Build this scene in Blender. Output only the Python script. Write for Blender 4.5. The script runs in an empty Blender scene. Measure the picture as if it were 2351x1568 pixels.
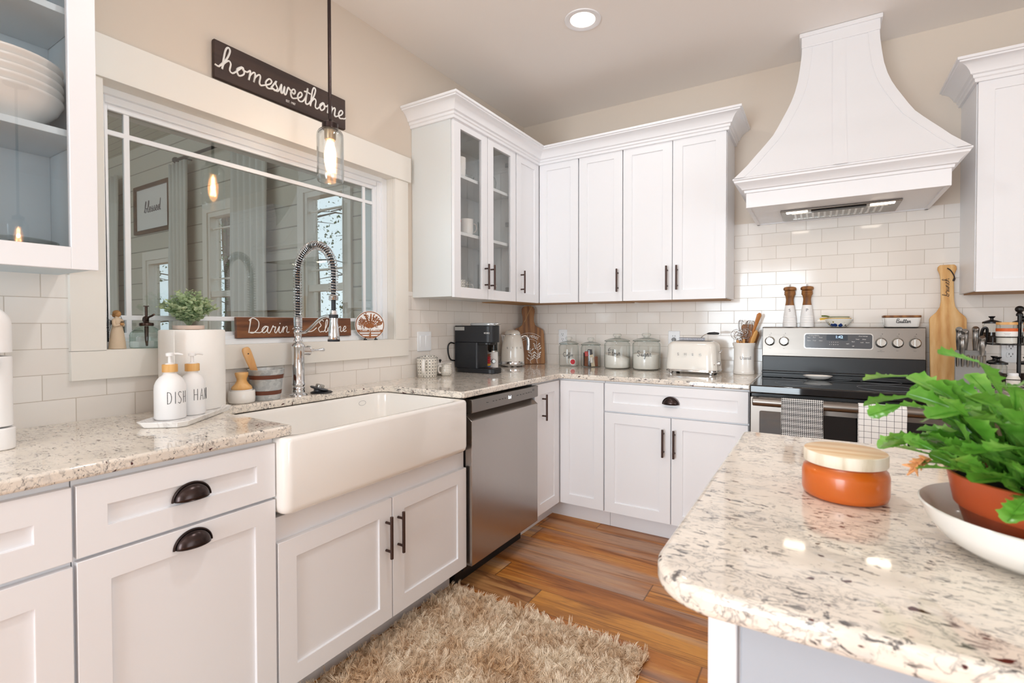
import bpy, bmesh, math, random
from math import pi, sin, cos, radians, hypot, atan2, sqrt
from mathutils import Vector, Matrix, Euler

random.seed(7)
SC = bpy.context.scene
COL = SC.collection

# ---------------------------------------------------------------- camera
cam_d = bpy.data.cameras.new('camera')
cam = bpy.data.objects.new('camera', cam_d)
COL.objects.link(cam)
SC.camera = cam
_yaw, _pit, _rol = 0.5414, 0.0162, -0.0011
_fw = Vector((-sin(_yaw) * cos(_pit), cos(_yaw) * cos(_pit), -sin(_pit)))
_r = Vector((cos(_yaw), sin(_yaw), 0))
_u = _r.cross(_fw)
_r2 = _r * cos(_rol) + _u * sin(_rol)
_u2 = -_r * sin(_rol) + _u * cos(_rol)
_m = Matrix((_r2, _u2, -_fw)).transposed().to_4x4()
_m.translation = Vector((1.9898, -3.3228, 1.2148))
cam.matrix_world = _m
cam_d.sensor_fit = 'HORIZONTAL'
cam_d.sensor_width = 36.0
cam_d.lens = 1129.47 / 2351 * 36
cam_d.shift_x = -25.84 / 2351
cam_d.shift_y = -21.44 / 2351
cam_d.clip_start = 0.02
cam_d.dof.use_dof = True
cam_d.dof.focus_distance = 2.7
cam_d.dof.aperture_fstop = 6.3

# ---------------------------------------------------------------- render look
SC.view_settings.view_transform = 'Standard'
SC.view_settings.look = 'None'
SC.view_settings.gamma = 1.0
SC.view_settings.exposure = EXPOSURE = 0.11
SC.cycles.adaptive_threshold = 0.02
SC.cycles.max_bounces = 8
SC.cycles.diffuse_bounces = 5
SC.cycles.glossy_bounces = 4
SC.cycles.transmission_bounces = 6
SC.cycles.transparent_max_bounces = 16
SC.cycles.caustics_reflective = False
SC.cycles.caustics_refractive = False
SC.cycles.sample_clamp_indirect = 6.0

# ---------------------------------------------------------------- sky outside
world = bpy.data.worlds.new('sky')
SC.world = world
world.use_nodes = True
_nt = world.node_tree
_bg = _nt.nodes['Background']
_bg.inputs[0].default_value = (0.86, 0.92, 1.0, 1)      # bright overcast
_bg.inputs[1].default_value = 1.6

# ---------------------------------------------------------------- room lights
def area(name, loc, rot, sx, sy, power, color, spread=pi, shape='RECTANGLE'):
    d = bpy.data.lights.new(name, 'AREA')
    d.shape = shape
    d.size = sx
    d.size_y = sy
    d.energy = power
    d.color = color
    d.spread = spread
    o = bpy.data.objects.new(name, d)
    o.location = loc
    o.rotation_euler = rot
    COL.objects.link(o)
    return o

FILL_DAY = (0.82, 0.92, 1.0)
WARM = (1.0, 0.84, 0.66)
# area lights added as daylight fill, inside the unseen rear and right openings
area('fill_rear', (1.0, -6.42, 1.15), (radians(92), 0, 0), 1.7, 2.0, 120, FILL_DAY)
area('fill_right', (5.42, -3.6, 1.25), (radians(95), 0, radians(90)), 2.6, 2.1, 42, FILL_DAY)
# unseen area lamp added to light the sunroom beyond the sink window
area('fill_sunroom', (-3.2, -5.2, 1.9), (radians(90), 0, 0), 3.0, 1.8, 10, FILL_DAY)

# ================================================================ helpers
def lin(h):
    h = h.lstrip('#')
    o = []
    for i in (0, 2, 4):
        c = int(h[i:i + 2], 16) / 255
        o.append(c / 12.92 if c <= 0.04045 else ((c + 0.055) / 1.055) ** 2.4)
    return (*o, 1.0)


class NT:
    """small wrapper round a material node tree"""
    def __init__(s, name):
        s.m = bpy.data.materials.new(name)
        s.m.use_nodes = True
        s.t = s.m.node_tree
        s.b = s.t.nodes['Principled BSDF']
        s.out = s.t.nodes['Material Output']

    def n(s, kind, **k):
        nd = s.t.nodes.new('ShaderNode' + kind)
        for a, v in k.items():
            setattr(nd, a, v)
        return nd

    def link(s, a, b):
        s.t.links.new(a, b)

    def put(s, sock, v):
        if isinstance(v, bpy.types.NodeSocket):
            s.link(v, sock)
        elif v is not None:
            try:
                sock.default_value = v
            except Exception:
                sock.default_value = (*v, 1.0) if len(v) == 3 else v[:3]

    def math(s, op, a, b=None, c=None):
        nd = s.n('Math', operation=op)
        for i, v in enumerate((a, b, c)):
            if v is not None:
                s.put(nd.inputs[i], v)
        return nd.outputs[0]

    def mix(s, f, a, b, mode='MIX'):
        nd = s.n('MixRGB', blend_type=mode)
        s.put(nd.inputs[0], f)
        s.put(nd.inputs[1], a)
        s.put(nd.inputs[2], b)
        return nd.outputs[0]

    def ramp(s, f, stops, interp='LINEAR'):
        nd = s.n('ValToRGB')
        cr = nd.color_ramp
        cr.interpolation = interp
        while len(cr.elements) < len(stops):
            cr.elements.new(0.5)
        for e, (p, c) in zip(cr.elements, stops):
            e.position = p
            e.color = c if len(c) == 4 else (*c, 1)
        s.put(nd.inputs[0], f)
        return nd.outputs[0]

    def obj(s):
        return s.n('TexCoord').outputs['Object']

    def world(s):
        return s.n('NewGeometry').outputs['Position']

    def map(s, v, scale=(1, 1, 1), loc=(0, 0, 0), rot=(0, 0, 0)):
        nd = s.n('Mapping')
        s.put(nd.inputs['Vector'], v)
        nd.inputs['Scale'].default_value = scale
        nd.inputs['Location'].default_value = loc
        nd.inputs['Rotation'].default_value = rot
        return nd.outputs[0]

    def noise(s, v, scale, detail=3, rough=0.5, dist=0.0, out=0):
        nd = s.n('TexNoise')
        s.put(nd.inputs['Vector'], v)
        nd.inputs['Scale'].default_value = scale
        nd.inputs['Detail'].default_value = detail
        nd.inputs['Roughness'].default_value = rough
        nd.inputs['Distortion'].default_value = dist
        return nd.outputs[out]

    def sep(s, v):
        nd = s.n('SeparateXYZ')
        s.put(nd.inputs[0], v)
        return nd.outputs

    def comb(s, x, y, z=0.0):
        nd = s.n('CombineXYZ')
        for i, v in enumerate((x, y, z)):
            s.put(nd.inputs[i], v)
        return nd.outputs[0]

    def bump(s, h, strength=0.3, dist=0.002):
        nd = s.n('Bump')
        nd.inputs['Strength'].default_value = strength
        nd.inputs['Distance'].default_value = dist
        s.put(nd.inputs['Height'], h)
        s.link(nd.outputs[0], s.b.inputs['Normal'])

    def set(s, **k):
        for a, v in k.items():
            s.put(s.b.inputs[a.replace('_', ' ')], v)
        return s


MATS = {}


def mat(name, color, rough=0.5, metal=0.0, vary=0.0, vscale=30, bump=0.0, **k):
    """plain painted / moulded surface with a faint procedural unevenness"""
    t = NT(name)
    c = lin(color) if isinstance(color, str) else (*color, 1)
    t.set(Base_Color=c, Roughness=rough, Metallic=metal)
    if vary:
        f = t.noise(t.obj(), vscale, 4)
        d = tuple(max(0, x * (1 - vary)) for x in c[:3]) + (1,)
        t.set(Base_Color=t.mix(f, c, d))
    if bump:
        t.bump(t.noise(t.obj(), vscale * 4, 3), bump, 0.001)
    for a, v in k.items():
        t.put(t.b.inputs[a.replace('_', ' ')], v)
    MATS[name] = t.m
    return t.m


class M:
    """mesh builder: collects shapes, links them as ONE mesh object"""
    def __init__(s):
        s.v, s.f, s.mi = [], [], []
        s.T = None

    def add(s, vs, fs, m=0):
        o = len(s.v)
        for p in vs:
            p = Vector(p)
            s.v.append(s.T @ p if s.T else p)
        for f in fs:
            s.f.append([i + o for i in f])
            s.mi.append(m)
        return s

    def box(s, x0, x1, y0, y1, z0, z1, m=0):
        return s.add([(x0, y0, z0), (x1, y0, z0), (x1, y1, z0), (x0, y1, z0), (x0, y0, z1), (x1, y0, z1), (x1, y1, z1), (x0, y1, z1)],
                     [(0, 3, 2, 1), (4, 5, 6, 7), (0, 1, 5, 4), (1, 2, 6, 5), (2, 3, 7, 6), (3, 0, 4, 7)], m)

    def prism(s, pts, a, b, axis='z', m=0):
        """polygon extruded along an axis; pts are (x,y), (x,z) or (y,z)"""
        n = len(pts)
        def P(p, h):
            return {'z': (p[0], p[1], h), 'y': (p[0], h, p[1]), 'x': (h, p[0], p[1])}[axis]
        vs = [P(p, a) for p in pts] + [P(p, b) for p in pts]
        fs = [list(range(n))[::-1], list(range(n, 2 * n))]
        fs += [(i, (i + 1) % n, n + (i + 1) % n, n + i) for i in range(n)]
        return s.add(vs, fs, m)

    def lathe(s, prof, seg=32, c=(0, 0, 0), m=0, sx=1, sy=1, a0=0, a1=2 * pi):
        full = abs(a1 - a0 - 2 * pi) < 1e-6
        k = seg if full else seg + 1
        vs, fs = [], []
        for r, z in prof:
            for i in range(k):
                a = a0 + (a1 - a0) * i / seg
                vs.append((c[0] + r * cos(a) * sx, c[1] + r * sin(a) * sy, c[2] + z))
        for j in range(len(prof) - 1):
            for i in range(seg):
                i2 = (i + 1) % k
                fs.append((j * k + i, j * k + i2, (j + 1) * k + i2, (j + 1) * k + i))
        return s.add(vs, fs, m)

    def tube(s, pts, r, seg=8, closed=False, m=0, flat=1.0):
        pts = [Vector(p) for p in pts]
        n = len(pts)
        if not isinstance(r, (list, tuple)):
            r = [r] * n
        tang = []
        for i in range(n):
            a = pts[i - 1] if (i or closed) else pts[0]
            b = pts[(i + 1) % n] if (i < n - 1 or closed) else pts[-1]
            t = b - a
            tang.append(t.normalized() if t.length > 1e-9 else Vector((0, 0, 1)))
        t0 = tang[0]
        u = t0.orthogonal().normalized()
        vs, fs = [], []
        for i in range(n):
            t = tang[i]
            u = (u - t * u.dot(t))
            u = u.normalized() if u.length > 1e-9 else t.orthogonal().normalized()
            w = t.cross(u)
            for k in range(seg):
                a = 2 * pi * k / seg
                vs.append(pts[i] + u * (cos(a) * r[i]) + w * (sin(a) * r[i] * flat))
        e = n if closed else n - 1
        for i in range(e):
            j = (i + 1) % n
            for k in range(seg):
                k2 = (k + 1) % seg
                fs.append((i * seg + k, i * seg + k2, j * seg + k2, j * seg + k))
        if not closed:
            fs.append(list(range(seg))[::-1])
            fs.append([(n - 1) * seg + k for k in range(seg)])
        return s.add(vs, fs, m)

    def ball(s, c, r, seg=16, rings=10, m=0):
        if not isinstance(r, (list, tuple)):
            r = (r, r, r)
        vs, fs = [], []
        for j in range(rings + 1):
            p = pi * j / rings
            for i in range(seg):
                a = 2 * pi * i / seg
                vs.append((c[0] + r[0] * sin(p) * cos(a), c[1] + r[1] * sin(p) * sin(a), c[2] - r[2] * cos(p)))
        for j in range(rings):
            for i in range(seg):
                i2 = (i + 1) % seg
                fs.append((j * seg + i, j * seg + i2, (j + 1) * seg + i2, (j + 1) * seg + i))
        return s.add(vs, fs, m)

    def text(s, body, size, T, depth=0.0006, align='CENTER', bend=None, m=0, sx=1.0):
        """block lettering from the built-in font, laid in the XZ plane facing -Y, moved by T"""
        cu = bpy.data.curves.new('lettering', 'FONT')
        cu.body = body
        cu.size = size
        cu.align_x = align
        cu.align_y = 'CENTER'
        cu.resolution_u = 3
        cu.extrude = depth / 2
        o = bpy.data.objects.new('lettering', cu)
        COL.objects.link(o)
        dg = bpy.context.evaluated_depsgraph_get()
        me = o.evaluated_get(dg).to_mesh()
        vs = []
        for v in me.vertices:
            x, y, z = v.co.x * sx, v.co.y, v.co.z
            vs.append(bend(x, y, z) if bend else T @ Vector((x, -z, y)))
        fs = [list(p.vertices) for p in me.polygons]
        o.evaluated_get(dg).to_mesh_clear()
        bpy.data.objects.remove(o)
        bpy.data.curves.remove(cu)
        keep = s.T
        s.T = None
        s.add(vs, fs, m)
        s.T = keep
        return s

    def build(s, name, mats, parent=None, bevel=0.0, bseg=2, sharp=35, solid=0.0, sub=0, weld=True):
        me = bpy.data.meshes.new(name)
        me.from_pydata([tuple(v) for v in s.v], [], s.f)
        if not isinstance(mats, (list, tuple)):
            mats = [mats]
        for x in mats:
            me.materials.append(x)
        if len(mats) > 1:
            me.polygons.foreach_set('material_index', s.mi)
        bm = bmesh.new()
        bm.from_mesh(me)
        if weld:
            bmesh.ops.remove_doubles(bm, verts=bm.verts, dist=1e-6)
        bmesh.ops.recalc_face_normals(bm, faces=bm.faces)
        bm.to_mesh(me)
        bm.free()
        me.polygons.foreach_set('use_smooth', [True] * len(me.polygons))
        me.set_sharp_from_angle(angle=radians(sharp))
        o = bpy.data.objects.new(name, me)
        COL.objects.link(o)
        if parent:
            o.parent = parent
        if solid:
            d = o.modifiers.new('thickness', 'SOLIDIFY')
            d.thickness = solid
            d.offset = 0
        if bevel:
            b = o.modifiers.new('bevel', 'BEVEL')
            b.width = bevel
            b.segments = bseg
            b.limit_method = 'ANGLE'
            b.angle_limit = radians(40)
        if sub:
            d = o.modifiers.new('subdivision', 'SUBSURF')
            d.levels = d.render_levels = sub
        return o


def thing(name, label, cat, loc=(0, 0, 0), rz=0.0, group=None):
    o = bpy.data.objects.new(name, None)
    o.empty_display_size = 0.05
    COL.objects.link(o)
    o.location = loc
    o.rotation_euler = (0, 0, rz)
    return tag(o, label, cat, group)


def tag(o, label, cat, group=None):
    o['label'] = label
    o['category'] = cat
    if group:
        o['group'] = group
    return o


def struct(o):
    o['kind'] = 'structure'
    return o


def dup(root, loc, rz=None, label=None, scale=None):
    def cp(o, par):
        c = o.copy()
        COL.objects.link(c)
        if par:
            c.parent = par
        for ch in list(o.children):
            cp(ch, c)
        return c
    r = cp(root, None)
    r.location = loc
    if rz is not None:
        r.rotation_euler = (0, 0, rz)
    if scale:
        r.scale = scale
    if label:
        r['label'] = label
    return r


def catmull(P, n=6, closed=False):
    P = [Vector(p if len(p) == 3 else (*p, 0)) for p in P]
    if len(P) < 3:
        return P
    out = []
    N = len(P)
    rng = range(N) if closed else range(N - 1)
    for i in rng:
        p0 = P[i - 1] if (i or closed) else P[0] * 2 - P[1]
        p1, p2 = P[i], P[(i + 1) % N]
        p3 = P[(i + 2) % N] if (i + 2 < N or closed) else P[-1] * 2 - P[-2]
        for k in range(n):
            t = k / n
            out.append(0.5 * ((2 * p1) + (p2 - p0) * t + (2 * p0 - 5 * p1 + 4 * p2 - p3) * t * t + (3 * p1 - p0 - 3 * p2 + p3) * t ** 3))
    if not closed:
        out.append(P[-1])
    return out


def rrect(w, h, r, n=6, cx=0, cy=0):
    """rounded rectangle outline, counter-clockwise"""
    o = []
    for qx, qy, a in ((1, 1, 0), (-1, 1, 90), (-1, -1, 180), (1, -1, 270)):
        for i in range(n + 1):
            t = radians(a + 90 * i / n)
            o.append((cx + qx * (w / 2 - r) + r * cos(t), cy + qy * (h / 2 - r) + r * sin(t)))
    return o


# handwriting: letter -> (advance, strokes); first stroke joins the letter before it
SCRIPT = {
    'a': (1.05, [[(0, .1), (.45, .85), (.7, .92), (.35, .97), (.1, .5), (.3, .02), (.62, .3), (.75, .92), (.72, .3), (.85, 0), (1.05, .1)]]),
    'b': (1.0, [[(0, .1), (.35, 1.1), (.48, 1.9), (.34, 2.15), (.2, 1.7), (.2, .4), (.4, 0), (.72, .25), (.66, .8), (.5, .8), (.75, .65), (1.0, .8)]]),
    'c': (.8, [[(0, .1), (.6, .85), (.4, 1.0), (.12, .5), (.35, .0), (.8, .15)]]),
    'd': (1.1, [[(0, .1), (.65, .85), (.35, .95), (.1, .5), (.3, .02), (.65, .4), (.85, 2.1), (.8, .4), (.92, 0), (1.1, .1)]]),
    'e': (.72, [[(0, .1), (.45, .5), (.55, .85), (.34, 1.0), (.14, .5), (.32, .02), (.72, .15)]]),
    'f': (.7, [[(0, .1), (.4, 1.2), (.48, 2.0), (.34, 2.15), (.24, 1.6), (.2, -.6), (.32, -1.0), (.46, -.5), (.28, .1), (.7, .2)]]),
    'h': (1.0, [[(0, .1), (.38, 1.1), (.5, 1.95), (.34, 2.2), (.2, 1.7), (.2, 0), (.24, .5), (.5, .98), (.68, .8), (.68, .2), (.8, 0), (1.0, .1)]]),
    'i': (.55, [[(0, .1), (.25, .95), (.24, .25), (.36, 0), (.55, .1)], [(.28, 1.4), (.3, 1.46)]]),
    'l': (.5, [[(0, .1), (.35, 1.1), (.44, 1.9), (.3, 2.2), (.18, 1.7), (.18, .3), (.3, 0), (.5, .1)]]),
    'm': (1.25, [[(0, .1), (.2, .95), (.2, 0), (.24, .5), (.44, .95), (.57, .8), (.57, 0), (.6, .5), (.82, .95), (.95, .8), (.95, .2), (1.07, 0), (1.25, .1)]]),
    'n': (.95, [[(0, .1), (.2, .95), (.2, 0), (.24, .5), (.48, .95), (.64, .8), (.64, .2), (.77, 0), (.95, .1)]]),
    'o': (.82, [[(0, .1), (.45, .97), (.14, .55), (.32, .02), (.64, .4), (.5, .95), (.52, .75), (.82, .7)]]),
    'r': (.75, [[(0, .1), (.25, 1.05), (.32, .85), (.56, .86), (.5, .3), (.6, 0), (.75, .1)]]),
    's': (.72, [[(0, .1), (.4, 1.02), (.36, .75), (.6, .3), (.38, 0), (.14, .15), (.4, .05), (.72, .12)]]),
    't': (.6, [[(0, .1), (.3, 1.0), (.34, 1.8), (.28, .3), (.4, 0), (.6, .1)], [(0, 1.3), (.3, 1.36), (.7, 1.3)]]),
    'u': (.95, [[(0, .1), (.2, .95), (.2, .3), (.4, 0), (.64, .35), (.7, .95), (.7, .25), (.8, 0), (.95, .1)]]),
    'w': (1.05, [[(0, .1), (.2, .95), (.24, .15), (.4, .1), (.52, .85), (.56, .15), (.74, .1), (.86, .9), (1.05, .8)]]),
    'y': (.9, [[(0, .1), (.2, .95), (.26, .3), (.44, .05), (.66, .4), (.7, .95), (.64, -.6), (.44, -1.0), (.28, -.7), (.6, -.1), (.9, .1)]]),
    'g': (.95, [[(0, .1), (.66, .9), (.35, .97), (.1, .5), (.3, .02), (.62, .4), (.7, .92), (.64, -.6), (.42, -1.0), (.26, -.7), (.6, -.1), (.95, .1)]]),
    'D': (1.5, [[(.25, 2.1), (.2, .02), (.22, 1.6), (.1, 1.9), (.5, 2.2), (1.1, 1.7), (1.15, .7), (.7, .02), (.3, .1), (.8, .1), (1.5, .1)]]),
    'E': (1.1, [[(.9, 1.9), (.6, 2.15), (.25, 1.75), (.55, 1.15), (.2, .6), (.5, .0), (.8, .1), (1.1, .1)]]),
    'B': (1.3, [[(.25, 2.1), (.2, .02), (.2, 1.6), (.5, 2.15), (.95, 1.8), (.5, 1.15), (1.05, .8), (.8, .1), (.3, .05), (.8, .0), (1.3, .1)]]),
    'O': (1.4, [[(.7, 2.1), (.15, 1.2), (.5, .05), (1.1, .6), (1.0, 1.9), (.6, 2.1), (.9, 1.7), (1.4, 1.6)]]),
    ' ': (.6, []),
}


def script(word, xh, conn=True, slant=0.12, n=5):
    """pen strokes for a handwritten word, x height xh; returns (list of point lists, width)"""
    x = 0.0
    strokes, cur = [], []
    for ch in word:
        adv, st = SCRIPT[ch]
        for i, s in enumerate(st):
            p = [((x + a + b * slant) * xh, b * xh) for a, b in s]
            if i == 0 and conn:
                if cur and hypot(cur[-1][0] - p[0][0], cur[-1][1] - p[0][1]) < xh * .8:
                    cur += p[1:]
                else:
                    if cur:
                        strokes.append(cur)
                    cur = p[:]
            else:
                strokes.append(p)
        if ch == ' ':
            if cur:
                strokes.append(cur)
            cur = []
        x += adv
    if cur:
        strokes.append(cur)
    return [catmull(s, n) for s in strokes], x * xh


def write(mb, word, xh, T, r=0.001, align=0.5, seg=5, flat=0.5, bend=None, stretch=1.0, m=0):
    """handwritten lettering in the XZ plane facing -Y moved by T (or wrapped by bend)"""
    st, w = script(word, xh)
    for s in st:
        q = []
        for p in s:
            x, z = (p.x - w * align) * stretch, p.y
            q.append(bend(x, z, 0) if bend else T @ Vector((x, 0, z)))
        if len(q) == 2 and (q[0] - q[1]).length < r:
            mb.ball(q[0], r * 1.4, 6, 4, m)
        else:
            mb.tube(q, r, seg, m=m)


def wrap(cx, cy, R, a0, z0, lift=0.0004):
    """bend flat lettering (x, y, z) round an upright cylinder; a0 is the facing angle"""
    def f(x, y, z):
        a = a0 + x / R
        rr = R + lift + z
        return Vector((cx + rr * cos(a), cy + rr * sin(a), z0 + y))
    return f


Tr = Matrix.Translation
def Rz(a): return Matrix.Rotation(a, 4, 'Z')
def Rx(a): return Matrix.Rotation(a, 4, 'X')
def Ry(a): return Matrix.Rotation(a, 4, 'Y')
FACE_X = Rz(pi / 2)      # lettering made for -Y turned to face +X

# ================================================================ materials
W = mat('cabinet_white_paint', '#efeef0', 0.38, vary=.02, vscale=3)
W_IN = mat('cabinet_interior_white', '#dfe1e0', 0.5, vary=.02, vscale=3)
TRIM = mat('window_trim_paint', '#efeae2', 0.4, vary=.02, vscale=3)
VINYL = mat('white_vinyl', '#f2f4f7', 0.35)
CEIL = mat('ceiling_paint', '#f3ede8', 0.85, vary=.02, vscale=2, bump=.02)
BOUNCEW = mat('bounce_white_wall', '#f1eeea', 0.8, vary=.02, vscale=2)  # unseen rear and right walls whitened to bounce light into shaded areas
WALLP = mat('greige_wall_paint', '#e0d3c5', 0.8, vary=.025, vscale=2, bump=.03)
GROOVE = mat('cabinet_gap_grey', '#a8a9ab', 0.7)
UNDER = mat('raw_birch_underside', '#b98a58', 0.6, vary=.25, vscale=12)
BRONZE = mat('oil_rubbed_bronze', '#443836', 0.27, 0.85, vary=.25, vscale=60)
BRONZE2 = mat('brown_bronze_bar', '#54423d', 0.38, 0.8, vary=.2, vscale=60)
CHROME = mat('chrome', '#dfe1e4', 0.07, 1.0)
NICKEL = mat('brushed_nickel', '#b8b6b2', 0.25, 1.0)
BLACK = mat('black_plastic', '#141416', 0.35, vary=.1)
BLACKG = mat('black_glass', '#0b0c0e', 0.06, Coat_Weight=.4)
RUBBER = mat('dark_rubber', '#24252a', 0.6)
SATINB = mat('satin_black_plastic', '#1d1f24', 0.42, vary=.15, vscale=8)
CERAM = mat('white_ceramic', '#f3efea', 0.16, Coat_Weight=.3, vary=.02, vscale=6)
FIRECLAY = mat('white_fireclay_glaze', '#f4f0eb', 0.12, Coat_Weight=.5, vary=.015, vscale=4)
ENAMEL = mat('cream_enamel', '#f0ebe3', 0.1, Coat_Weight=.5)
MATTEW = mat('matt_white_plastic', '#f1efee', 0.45)
PAPER = mat('paper_towel', '#f5f1ec', 0.9, vary=.03, vscale=40, bump=.3)
GREYP = mat('grey_plastic', '#8d9094', 0.4)
INK = mat('black_print', '#26242a', 0.6, vary=.1)
GREYINK = mat('grey_print', '#77747a', 0.6)
WHITEP = mat('white_letter_paint', '#f6f4f1', 0.5, vary=.03, vscale=60)
TERRA = mat('terracotta_plastic', '#b4502a', 0.35, vary=.08, vscale=20)
SOIL = mat('potting_soil', '#2a1d16', 0.95, vary=.5, vscale=90, bump=.6)
FLOUR = mat('white_powder', '#f3efe8', 0.95, vary=.03, vscale=60, bump=.2)
RESIN = mat('carved_cream_resin', '#dcc6ab', 0.75, vary=.12, vscale=40)
RESINSK = mat('carved_tan_resin', '#c09260', 0.7, vary=.15, vscale=40)
RESINHAIR = mat('carved_brown_resin', '#a87f4f', 0.75, vary=.2, vscale=60)
WIRE = mat('dark_wire', '#4a4d55', 0.4, 0.7)
TINT = mat('bronze_sprayer', '#4b3b34', 0.3, 0.85, vary=.2, vscale=40)
RUST = mat('rust_brown_band', '#6d3a25', 0.6, vary=.2, vscale=40)
DARKCORD = mat('dark_leather_cord', '#2e2320', 0.7)
PINKPOT = mat('whitewashed_terracotta', '#ead3c6', 0.8, vary=.12, vscale=30)
PINK = mat('faded_peach_flower', '#e8a46a', 0.6, vary=.3, vscale=50)
STALK = mat('tan_stalk', '#b89274', 0.7, vary=.2, vscale=50)
ORANGEL = mat('orange_label', '#d9652a', 0.5)
SALT = mat('white_spice_powder', '#eee9e2', 0.9)
DARKSPICE = mat('dark_spice', '#3a2a22', 0.9, vary=.4, vscale=80)
LED = NT('clock_digits'); LED.set(Base_Color=lin('#9fc7ee'), Emission_Color=lin('#9fc7ee'), Emission_Strength=2.2); LED = LED.m
LEDW = NT('display_digits_white'); LEDW.set(Base_Color=lin('#e8f2ff'), Emission_Color=lin('#dcecff'), Emission_Strength=2.5); LEDW = LEDW.m


def emit(name, color, s):
    t = NT(name)
    t.set(Base_Color=lin(color), Emission_Color=lin(color), Emission_Strength=s)
    return t.m


LAMP = emit('recessed_lamp_lens', '#fff1dd', 4)
FILAMENT = emit('glowing_filament', '#ffc98a', 60)
HOODLED = emit('hood_lamp_lens', '#fff0dc', 7)


def wood(name, cols, scale=6.0, axis='z', rough=0.5, ring=7.0, contrast=1.0, **k):
    """grain running along one axis of the object"""
    t = NT(name)
    st = {'x': (.12, 1, 1), 'y': (1, .12, 1), 'z': (1, 1, .12)}[axis]
    v = t.map(t.obj(), st)
    a = t.noise(v, scale * 4, 4, .55, .8)
    b = t.noise(v, scale * 22, 3, .6)
    w = t.n('TexWave', wave_type='BANDS', bands_direction={'x': 'Y', 'y': 'X', 'z': 'X'}[axis])
    t.put(w.inputs['Vector'], v)
    w.inputs['Scale'].default_value = ring
    w.inputs['Distortion'].default_value = 7
    w.inputs['Detail'].default_value = 3
    w.inputs['Detail Scale'].default_value = 1.6
    f = t.math('ADD', t.math('MULTIPLY', a, .5), t.math('ADD', t.math('MULTIPLY', b, .25), t.math('MULTIPLY', w.outputs['Fac'], .25)))
    n = len(cols)
    lo, hi = .5 - .22 * contrast, .5 + .22 * contrast
    c = t.ramp(f, [(lo + (hi - lo) * i / (n - 1), lin(h)) for i, h in enumerate(cols)])
    t.set(Base_Color=c, Roughness=rough)
    t.bump(b, .12, .0006)
    for q, x in k.items():
        t.put(t.b.inputs[q.replace('_', ' ')], x)
    return t.m


PINE = wood('light_pine', ['#c98f4e', '#dcab6c', '#e8c28a'], 5, 'z')
BAMBOO = wood('bamboo', ['#cf9450', '#dba762', '#e2b577'], 9, 'z')
BEECH = wood('beech', ['#c98f55', '#d8a468', '#e0b482'], 9, 'z')
ACACIA = wood('acacia_brown', ['#5a3418', '#85552b', '#a8733f'], 6, 'z')
WALNUT = wood('dark_stained_walnut', ['#2c1e1a', '#3a2a25', '#46342d'], 5, 'x', .55)
RUSTIC = wood('rustic_stained_pine', ['#4a2a18', '#74462a', '#94633c', '#5d3822'], 4, 'y', .5, 4)
BOARDW = wood('mango_board', ['#6b4325', '#96653a', '#ae7d4d'], 4, 'z', .5)
OLIVE = wood('olive_wood_spoon', ['#a8652c', '#c98442', '#d99c58'], 6, 'z', .45)
LIDW = wood('whitewashed_lid', ['#d6ae82', '#e3c6a0', '#efdcc0'], 8, 'x', .55)
LIDEDGE = wood('pale_lid_edge', ['#cdbb9f', '#e9dcc8', '#f3e9da'], 8, 'z', .55)
LASER = wood('laser_cut_ply', ['#8a4f26', '#a4642f', '#b9783f'], 4, 'x', .55)
SMOOTHB = wood('peach_brush_wood', ['#d99f5c', '#e2ad6a', '#eabf86'], 6, 'z', .4)


def glass(name, tint='#ffffff', edge='#b7c4c0', k=1.0, rough=0.0, ior=1.5):
    """thin clear glass: see-through with a Fresnel reflection, denser where seen edge-on"""
    t = NT(name)
    lw = t.n('LayerWeight'); lw.inputs['Blend'].default_value = .5
    fac = lw.outputs['Facing']
    tr = t.n('BsdfTransparent')
    e = t.math('POWER', fac, 3.5)
    t.put(tr.inputs['Color'], t.mix(e, lin(tint), lin(edge)))
    gl = t.n('BsdfGlossy'); gl.inputs['Roughness'].default_value = rough
    f0 = ((ior - 1) / (ior + 1)) ** 2
    fr = t.math('ADD', f0, t.math('MULTIPLY', t.math('POWER', fac, 5.0), 1 - f0))
    ms = t.n('MixShader')
    t.put(ms.inputs[0], t.math('MINIMUM', t.math('MULTIPLY', fr, k), .95))
    t.link(tr.outputs[0], ms.inputs[1]); t.link(gl.outputs[0], ms.inputs[2])
    t.link(ms.outputs[0], t.out.inputs['Surface'])
    return t.m


GLASS = glass('clear_jar_glass', '#fcfdfc', '#a3b0ab', 1.0)
PANE = glass('window_pane_glass', '#e3eae9', '#d0dad9', 2.8)
CABPANE = glass('cabinet_door_pane', '#ffffff', '#f0f4f3', 1.1)
GREENGL = glass('recycled_green_glass', '#f2f8f5', '#b4d0c6', 1.0)
SMOKE = glass('smoked_plastic', '#6e6a66', '#3a3836', 1.0)
SHADEGL = glass('pendant_glass', '#fdfefe', '#a9b4b8', 2.2)
GOLDGL = glass('amber_glass', '#d9c07a', '#94763a', 1.0)

# --- steel with a brushed grain
def steel(name, c, rough, axis):
    t = NT(name)
    sc = {'x': (1.5, 160, 160), 'z': (160, 160, 1.5), 'y': (160, 1.5, 160)}[axis]
    f = t.noise(t.map(t.obj(), sc), 3, 3, .6)
    t.set(Base_Color=lin(c), Metallic=1.0, Roughness=t.math('ADD', t.math('MULTIPLY', f, .14), rough - .07))
    t.bump(f, .05, .0004)
    return t.m
STEEL = steel('brushed_stainless', '#89837d', .33, 'x')
STEELV = steel('brushed_stainless_upright', '#b3aca6', .24, 'z')

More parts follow.
